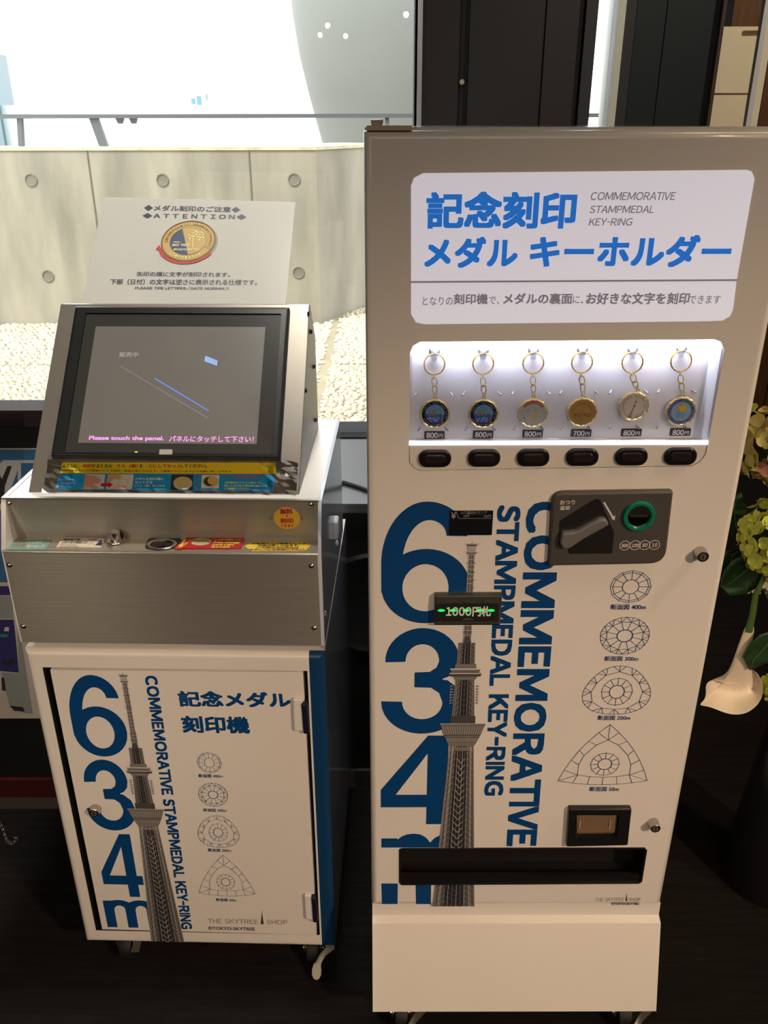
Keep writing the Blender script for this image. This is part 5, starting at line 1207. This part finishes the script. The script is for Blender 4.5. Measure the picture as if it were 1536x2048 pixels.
d.text('販売中', (239.5, 704.5, 276, 715), 2, 1, bold=.02); d.poly([(411, 712), (435.5, 722), (434, 732), (409, 723)], 3, 1); d.text('つり銭', None, 2, 2, quad=[(414, 715), (433, 723), (432, 728.5), (413, 720.5)])
d.line([(241.5, 733), (415, 836)], .0007, 2, 1); d.line([(310, 757.5), (417, 822)], .0013, 1, 1)  # reflected streaks and sign words painted as faintly glowing marks
d.done('display_text_and_reflections', [E1, E2, E3, mat('display_pale_blue', (120, 160, 215), .5, emit=(120, 165, 225), estr=.5)], mon)
g = G(); q = FG.un(272.5, 904.5); prism(g, FG, rrect(q[0]-.002, q[1]-.001, q[0]+.002, q[1]+.001, .0008), 0, .0006); obj('power_light', g, mat('lime_led', (160, 230, 60), .4, emit=(160, 255, 60), estr=1.5), mon)
g = G(); aa = [FM.un(*p) for p in ((319, 910), (345, 910), (345, 900), (320, 900))]; prism(g, FM, aa, -.0008, .0022); obj('grey_sticker', g, mat('sticker_grey', (170, 166, 158), .5), mon)
# instruction strips below the screen
g = G(); yl = [FH.un(*p) for p in ((120.5, 946.5), (551.5, 948), (551.5, 925.5), (125, 925))]; prism(g, FH, yl, 0, .0004); ys_ = obj('yellow_instruction_strip', g, YEL, head, 'yellow instruction strip under the screen')
d = D(FH, .0006); BRN = mat('olive_ink', (90, 84, 30), .5)
for tx, x0, x1, m_ in (('メダルに', 125.5, 153.5, 0), ('刻印', 166.4, 184, 1), ('するときは', 185, 224, 0), ('うら（裏）', 234, 275.5, 1), ('を', 280, 285, 0), ('上にしてセット', 296.5, 361, 1), ('してください。', 362, 414, 0)): d.text(tx, (x0, 928.5, x1, 936), m_, 1, bold=.03)
d.text('※刻印後または入力間違いによる返品・返金は致しかねます。ご容赦くださいますようお願い申し上げます。', (123, 939, 466, 945.5), 0, 1, bold=.02); d.done('strip_text', [BRN, mat('orange_red_print', (206, 70, 30), .5)], ys_)
g = G(); bl = [FH.un(*p) for p in ((109, 978), (548, 984.5), (551, 948.5), (119, 947))]; prism(g, FH, bl, 0, .0003); bs_ = obj('blue_instruction_strip', g, CYAN, head, 'blue instruction strip with small photographs')
d = D(FH, .0005)
d.poly([(171, 948.5), (211, 949), (207, 978), (167, 977.5)], 0, 1); d.poly([(216.5, 949), (268, 949), (264, 979), (212, 978.5)], 0, 1)
d.poly([(171, 949), (190, 952), (203, 960), (200, 966), (186, 970), (198, 974), (196, 977.5), (167, 977)], 1, 2); d.line([(190, 956), (196, 952), (202, 955), (201, 962), (196, 966)], .0007, 2, 3)
d.poly([(217, 950), (232, 950), (231, 956), (222, 964), (215, 965)], 1, 2); d.poly(ell(236, 954, 7, 6, 16), 2, 3); d.line(ell(246, 966, 10, 8, 16), .0007, 2, 3, closed=True); d.poly([(222, 978), (236, 972), (252, 972), (254, 978.7)], 1, 2)
d.poly([(202.5, 967), (217, 967), (217, 963.5), (226.5, 970), (217, 977), (217, 973.5), (202, 973.5)], 3, 5)
d.text('メダルを刻印機に', (270.5, 955, 328, 961), 4, 2, bold=.03); d.text('セットする', (270, 962, 305, 968), 4, 2, bold=.03); d.text('※うら（裏）を上向き', (268, 970, 330, 974), 5, 2, bold=.02)
d.text('リングから', (118, 957, 148, 962), 4, 2, bold=.02); d.text('メダルをはずし', (115, 964, 152, 969), 4, 2, bold=.02); d.text('ます。', (113, 971, 130, 976), 4, 2, bold=.02)
d.poly([(343.5, 949.5), (387, 949.5), (385.5, 981), (341, 980.5)], 6, 1); d.poly(ell(366, 967, 19, 13.5, 28), 7, 2); d.poly(ell(366, 965, 16, 11, 28), 2, 3); d.line([(357, 961), (375, 961)], .0008, 7, 4); d.line([(356, 965), (377, 965)], .0008, 7, 4)
d.line([(395, 949), (393, 982), (548, 984.5), (551.5, 949), (395, 949)], .0006, 3, 1)
d.poly([(404, 950), (439, 950.5), (437.5, 977), (402.5, 976.5)], 0, 1); d.poly(ell(421.5, 963.5, 16.5, 12, 28), 2, 2); d.poly(ell(419, 963.5, 11, 9, 20), 6, 3); d.poly(ell(424, 962, 9, 8, 20), 2, 4)
d.text('！！ちゅうい！！', (452, 951.5, 526, 959.5), 3, 2, bold=.03)
for tx, b_ in (('※表刻印はデザイン例です。', (450, 963.5, 521, 968)), ('詳しくはメダル表面をご覧のうえ', (449, 969.5, 535, 974)), ('ご確認ください。', (449, 975.5, 502, 980))): d.text(tx, b_, 5, 2, bold=.02)
d.done('strip_pictures', [PRINTW, SKIN, mat('print_gold', (206, 184, 110), .4), REDP, LTBL, YTXT, DK, mat('print_silver', (196, 196, 190), .4)], bs_)
# clear film over the strips with crumpled ends
FF = FH.off(.0012); g = G(); random.seed(11)
c0_ = FF.un(98, 912); c1_ = FF.un(592, 992); nx, ny = 44, 10; gv = []
for j in range(ny+1):
    for i in range(nx+1):
        a = c0_[0]+(c1_[0]-c0_[0])*i/nx; b = c0_[1]+(c1_[1]-c0_[1])*j/ny
        e = max(0, 1-min(i, nx-i)/7)+max(0, 1-min(j, ny-j)/1.6)*.7
        gv.append(FF.w(a+random.uniform(-1, 1)*.0008*e, b, .0003+random.random()*.0032*e+(.001 if j == ny else 0)))
g.add(gv, [(j*(nx+1)+i, (j+1)*(nx+1)+i, (j+1)*(nx+1)+i+1, j*(nx+1)+i+1) for j in range(ny) for i in range(nx)])
obj('clear_film', g, LAMI, head, 'crumpled clear film over the instruction strips', smooth=False)

# ------------------------------------------------------------------ attention sign
ot = LP(0, .296, 1.158)
FP = Frame(ot, wL, (dL*.728+ZV*.686), (-dL*.686+ZV*.728))
pc = [FP.un(*p) for p in ((163, 611), (570, 615.5), (591, 404), (207, 394))]
pa0 = (pc[0][0]+pc[3][0])/2; pa1 = (pc[1][0]+pc[2][0])/2; pb1 = (pc[2][1]+pc[3][1])/2
sg = thing('attention_sign', 'white laminated attention sheet with a gold medal picture, propped on the screen head', 'sign', tuple(FP.w((pa0+pa1)/2, 0, 0)), -YAW)
print('sign', pc)
g = G(); pq = roundpoly([(pc[0][0], .016), (pc[1][0], .016), pc[2], pc[3]], .003)
prism(g, FP, pq, -.0008, 0); sheet = obj('sheet', g, PAPER, sg)
d = D(FP)
d.text('◆メダル刻印のご注意◆', None, 0, 1, bold=.025, quad=[(289, 410), (481, 414.5), (480, 425.5), (288, 422)])
d.text('◆ＡＴＴＥＮＴＩＯＮ◆', None, 0, 1, bold=.03, quad=[(286, 426.5), (493, 429), (492, 440), (285, 437)])
d.text('矢印の順に文字が刻印されます。', None, 0, 1, bold=.025, quad=[(274, 543.5), (461, 545), (460, 554.5), (273, 553)])
d.text('下部（日付）の文字は逆さに表示される仕様です。', None, 0, 1, bold=.025, quad=[(221, 558), (515, 559.5), (514, 571), (220, 569.5)])
d.text('PLEASE TIPE LETTERS/DATE NORMALY.', None, 0, 1, bold=.03, latin=True, gap=.11, quad=[(270.5, 573.5), (460.5, 574.5), (460, 580.5), (270, 579.5)])
def rel(cx, cy, rx, ry, rot, n=40, a0=0, a1=360):
    c, s_ = math.cos(R(rot)), math.sin(R(rot)); return [(cx+x*c-y*s_, cy+x*s_+y*c) for x, y in ell(0, 0, rx, ry, n, a0, a1)]
d.poly(rel(379, 486.5, 57, 41, -12), 5, 1); d.poly(rel(377, 483.5, 56, 40.5, -12), 3, 2); d.poly(rel(377, 483, 52, 37, -12), 1, 3); d.poly(rel(377, 483, 38, 27.5, -12), 3, 4); d.poly(rel(377, 483, 37, 26.5, -12), 1, 5)
d.poly(rel(377, 483, 37, 26.5, -12, 24, 100, 260), 2, 6)
d.line(rel(377, 483, 55, 39.5, -12), .0008, 3, 6, closed=True)
d.text('SKY TREE', None, 4, 8, bold=.05, latin=True, quad=[(345, 489), (381, 489), (380, 493.5), (344, 493.5)]); d.text('TOKYO', None, 4, 8, bold=.04, latin=True, quad=[(347, 484), (361, 484), (360, 487), (346, 487)]); d.text('©TOKYO-SKYTREE', None, 4, 8, bold=.04, quad=[(348, 498), (400, 498), (399, 502), (347, 502)])
d.line([(387, 472), (385.5, 495)], .0010, 4, 8)
random.seed(2)
for x, y in ((379, 471), (384, 474), (380, 478), (387, 467), (392, 463.5), (396, 466), (400, 470), (393, 470), (396, 475), (401, 476), (407, 476), (407, 470), (399, 480.5), (389, 474), (404, 466)): d.poly(ell(x, y, 1.9, 1.7, 8), 4, 8)
tx = 'ABCDEFGHIJKLMNOPQRSTUVWXYZ'
for k, ch in enumerate(tx):
    th = R(195+k*8.2); c, s_ = math.cos(R(-12)), math.sin(R(-12))
    def EP(rx, ry, t): x, y = rx*math.cos(t), ry*math.sin(t); return (377+x*c-y*s_, 483+x*s_+y*c)
    dt = .045; d.text(ch, None, 3, 8, latin=True, bold=.02, quad=[EP(48.5, 34.5, th-dt), EP(48.5, 34.5, th+dt), EP(42, 30, th+dt), EP(42, 30, th-dt)])
for k, ch in enumerate('19・09・2018'):
    th = R(150-k*9); c, s_ = math.cos(R(-12)), math.sin(R(-12)); dt = .05
    d.text(ch, None, 4, 8, latin=True, bold=.02, quad=[EP(42, 30, th+dt), EP(42, 30, th-dt), EP(48.5, 34.5, th-dt), EP(48.5, 34.5, th+dt)])
o1 = rel(377, 485, 62, 43, -12, 20, 50, 172); i1 = rel(377, 482, 58, 42.5, -12, 20, 50, 172)
o1 = [(a*(1-k/60)+b*0+a*k/60, b) for k, (a, b) in enumerate(o1)]
d.strip(i1, o1, 6, 9, px=True); d.poly([(319, 491), (326, 504), (320.5, 501.5), (312, 499.5)], 6, 9)
d.done('sheet_print', [mat('slate_print', (66, 74, 86), .4), mat('printed_gold', (196, 168, 104), .4), mat('printed_navy', (70, 84, 110), .4), mat('printed_bronze', (136, 112, 66), .4), mat('printed_cream', (232, 220, 170), .4), mat('printed_shadow', (150, 140, 134), .4), mat('printed_red', (206, 60, 66), .4)], sheet)

# ------------------------------------------------------------------ flowers at the right
YFL = 1.22
fa = thing('flower_arrangement', 'arrangement of green hydrangeas, dark leaves and a drooping white calla lily in a tall vase', 'flowers', (.80, YFL+.06, 0))
g = G(); VM = mat('black_glazed_vase', (30, 30, 34), .15)
g.lathe((.80, YFL+.08, 0), (0, 0, 1), [(0, .085), (.01, .09), (.2, .075), (.42, .06), (.50, .072), (.505, .075), (.50, .068), (.40, .05)], 32, cap1=False); obj('vase', g, VM, fa)
STEM = mat('green_stem', (84, 116, 52), .5); LEAF = mat('dark_green_leaf', (34, 66, 34), .45, noise=.25, scale=22)
PG = [mat('lime_petal', (196, 208, 84), .5, noise=.12, scale=60), mat('olive_petal', (168, 158, 84), .5, noise=.18, scale=50), mat('dusty_pink_petal', (176, 130, 96), .5, noise=.15, scale=50), mat('cream_petal', (212, 196, 156), .5, noise=.08, scale=40)]
for m_ in PG+[LEAF]:
    m_.node_tree.nodes['Principled BSDF'].inputs['Subsurface Weight'].default_value = 0
def petal_mesh(name, mt, size=.011, cup=.35):
    g = G(); 
    for k in range(4):
        th = k*PI/2+.2; u = V((math.cos(th), math.sin(th), 0)); w_ = V((-u.y, u.x, 0)); rows = []
        for i, (t, wd) in enumerate(((.08, .12), (.35, .46), (.7, .60), (.92, .42), (1.02, .12))):
            zz = cup*size*t*t+(.1*size*(k % 2))
            rows.append([u*size*t+w_*size*wd*s_+V((0, 0, zz+(abs(s_)*cup*size*.25))) for s_ in (-1, -.5, 0, .5, 1)])
        n = len(g.v); vs = [p for r in rows for p in r]
        g.add(vs, [(i*5+j, i*5+j+1, (i+1)*5+j+1, (i+1)*5+j) for i in range(4) for j in range(4)])
    g.lathe((0, 0, 0), (0, 0, 1), [(0, .0012), (.0015, .0014), (.0025, .0005)], 6)
    me = bpy.data.meshes.new(name); me.from_pydata([tuple(p) for p in g.v], [], g.f); me.materials.append(mt)
    me.polygons.foreach_set('use_smooth', [True]*len(me.polygons)); me.update(); return me
def hydrangea(c, rad, mts, n, size, seed, sq=(1, 1, .85)):
    random.seed(seed); g = G()
    core = [(-rad*.62*sq[2], .001)]+[(rad*.62*sq[2]*math.sin(a), rad*.62*math.cos(a)) for a in [R(x) for x in range(-75, 76, 15)]]+[(rad*.62*sq[2], .001)]
    g.lathe(c, (0, 0, 1), core, 16, cap0=False, cap1=False); hd = obj('hydrangea_head', g, mat('deep_green_core', (44, 58, 26), .7), fa)
    mes = [petal_mesh('floret', m_, size) for m_ in mts]; hw = WM[hd.name].translation-WM[fa.name].translation
    for i in range(n):
        zz = 1-2*(i+.5)/n; th = i*2.39996; rr = math.sqrt(1-zz*zz); nrm = V((rr*math.cos(th), rr*math.sin(th), zz))
        if nrm.y > .45: continue
        p = V((nrm.x*rad*sq[0], nrm.y*rad*sq[1], nrm.z*rad*sq[2]))*random.uniform(.86, 1.06)
        o = bpy.data.objects.new('floret', random.choice(mes)); COL.objects.link(o); o.parent = hd
        o.matrix_local = Matrix.Translation(V(c)-WM[hd.name].translation+p) @ ((nrm+V((random.uniform(-.4, .4), random.uniform(-.4, .4), random.uniform(-.2, .5)))).to_track_quat('Z', 'Y').to_matrix().to_4x4()) @ Matrix.Rotation(random.uniform(0, 6), 4, 'Z') @ Matrix.Scale(random.uniform(.8, 1.2), 4)
    return hd
cA = on_y(1556, 882, YFL+.04); cB = on_y(1582, 1072, YFL-.01)
hydrangea(cA, .066, [PG[1], PG[1], PG[2], PG[0]], 60, .0175, 4)
hydrangea(cB, .074, [PG[0]], 150, .0125, 5, (1, 1, .95))
cC = on_y(1585, 1375, YFL); hydrangea(cC, .042, [PG[0]], 50, .0125, 9)
cE = on_y(1512, 1135, YFL+.07); hydrangea(cE, .040, [PG[3]], 60, .009, 12, (1, 1, 1.0))
for c in (cA, cB, cC, cE):
    g = G(); g.tube([c+V((.01, 0, -.02)), c+V((.06, .01, -.10)), V((.78, YFL+.07, .50)), V((.80, YFL+.08, .3))], .004, 8); obj('stem', g, STEM, fa)
def leaf(pts_c, wds, up_, name='leaf', mt=LEAF, fold=.25):
    g = G(); rows = []
    for i, (p, w_) in enumerate(zip(pts_c, wds)):
        t = (pts_c[min(i+1, len(pts_c)-1)]-pts_c[max(i-1, 0)]).normalized(); sd = t.cross(up_).normalized(); nn = sd.cross(t).normalized()
        rows.append([p+sd*w_*s_+nn*abs(s_)*w_*fold for s_ in (-1, -.6, 0, .6, 1)])
    m_ = len(rows); g.add([p for r in rows for p in r], [(i*5+j, i*5+j+1, (i+1)*5+j+1, (i+1)*5+j) for i in range(m_-1) for j in range(4)])
    o = obj(name, g, mt, fa, ang=180); md = o.modifiers.new('thick', 'SOLIDIFY'); md.thickness = .0008
    g = G(); g.tube([p+V((0, -.0012, 0)) for p in pts_c], [.0010]*(len(pts_c)-1)+[.0003], 5); obj('leaf_vein', g, STEM, o)
    return o
Yb = YFL+.05
LPts = lambda pts, Y: [on_y(x, y, Y) for x, y in pts]
leaf(LPts([(1530, 1118), (1510, 1128), (1490, 1142), (1468, 1160), (1450, 1172), (1441, 1172)], YFL+.03), [.004, .026, .034, .030, .018, .001], V((.1, -1, .25)))
leaf(LPts([(1470, 1180), (1462, 1160), (1458, 1130), (1466, 1108), (1480, 1100)], YFL+.05), [.004, .018, .024, .016, .001], V((.1, -1, .25)))
leaf(LPts([(1560, 1262), (1540, 1280), (1524, 1300), (1506, 1318), (1500, 1340)], YFL+.0), [.005, .024, .028, .020, .001], V((0, -1, .2)))
leaf(LPts([(1480, 1080), (1470, 1045), (1468, 1010), (1482, 985)], YFL+.09), [.006, .02, .02, .001], V((0, -1, .2)))
leaf(LPts([(1500, 960), (1492, 935), (1490, 905), (1500, 880)], YFL+.10), [.006, .018, .018, .001], V((0, -1, .2)))
g = G(); g.tube(LPts([(1570, 1160), (1530, 1150), (1511, 1190), (1505, 1230), (1497, 1262)], YFL+.01), [.0045, .0048, .005, .0055, .0065], 10)
g.tube([on_y(1570, 1160, YFL+.01), V((.77, YFL+.05, .60)), V((.79, YFL+.08, .4))], .0045, 8); obj('stem', g, STEM, fa)
# calla lily: tube flaring into an open spathe with a pointed lip
CAL = mat('ivory_spathe', (232, 220, 200), .45, noise=.03, scale=30)
rim = [(1415, 1362), (1432, 1360), (1450, 1367), (1468, 1370), (1484, 1356), (1500, 1338), (1514, 1344), (1524, 1364), (1527, 1388), (1516, 1410), (1498, 1424), (1478, 1430), (1456, 1428), (1436, 1420), (1416, 1412), (1395, 1411), (1409, 1402), (1413, 1388), (1411, 1374)]
K = len(rim); ccx, ccy = 1473, 1378; g = G(); rings = []
for (cx, cy, r_, dy) in ((1502, 1246, 9, .012), (1495, 1272, 12, .012), (1489, 1300, 16, .012), (1484, 1326, 20, .014), (1480, 1346, 25, .018)):
    ring = []
    for k, (x, y) in enumerate(rim):
        th = math.atan2(y-ccy, x-ccx); ring.append(on_y(cx+r_*math.cos(th), cy+r_*.30*math.sin(th), YFL+dy-.62*r_/1696*1.2*math.sin(th)))
    rings.append(ring)
for t, bulge in ((.35, .016), (.7, .008), (.92, .002), (1.0, 0)):
    ring = []
    for k, (x, y) in enumerate(rim):
        th = math.atan2(y-ccy, x-ccx); x0, y0 = 1480+25*math.cos(th), 1350+12*math.sin(th)
        low = max(0, (y-1360)/70)
        ring.append(on_y(x0+(x-x0)*t, y0+(y-y0)*t, YFL+.018*(1-t)+bulge-.038*low*t+(.010*t if y < 1380 else 0)+.004*t*math.sin(k*1.7)))
    rings.append(ring)
g.rings(rings, True, True, False)
ca = obj('calla_lily', g, CAL, fa, 'ivory white calla lily hanging downward', ang=180); md = ca.modifiers.new('thick', 'SOLIDIFY'); md.thickness = .0009
md = ca.modifiers.new('smooth', 'SUBSURF'); md.levels = 1; md.render_levels = 2

# spotlights far back in the shop, seen only as small reflections in the window glass
LENS = mat('warm_lamp_lens', (255, 230, 190), .4, emit=(255, 224, 176), estr=60.0)
k_ = 0
for px, py in ((655, 50), (812, 28), (640, 69), (691, 71)):
    dd_ = ray(px, py); dy = (2.62-CAMZ)/dd_.z*dd_.y; x_ = dd_.x/dd_.y*dy; y_ = 2*(YW+.03)-dy
    if y_ < YB+.3: dy = 2*(YW+.03)-(YB+.4); x_ = dd_.x/dd_.y*dy; y_ = YB+.4; zz = CAMZ+dd_.z/dd_.y*dy
    else: zz = 2.62
    t = thing('ceiling_spotlight', ['black ceiling spotlight far back in the shop, the lowest of four', 'black ceiling spotlight far back in the shop, nearest the right wall', 'black ceiling spotlight far back in the shop, leftmost of four', 'black ceiling spotlight far back in the shop, third from the left'][k_], 'lamp', (x_, y_, CEIL), 0, 'spotlights at the back of the shop'); k_ += 1
    g = G(); g.lathe((x_, y_-.06, zz), (0, 1, -.1), [(-.03, .03), (0, .036), (.06, .036)], 16, cap1=False); obj('housing', g, BLACKM, t)
    g = G(); g.lathe((x_, y_-.06, zz), (0, 1, -.1), [(.045, .034), (.047, .03)], 16, cap0=False); obj('lens', g, LENS, t)
    g = G(); g.tube([(x_, y_-.06, zz+.03), (x_, y_-.06, CEIL)], .008, 6); obj('stem', g, BLACKM, t)
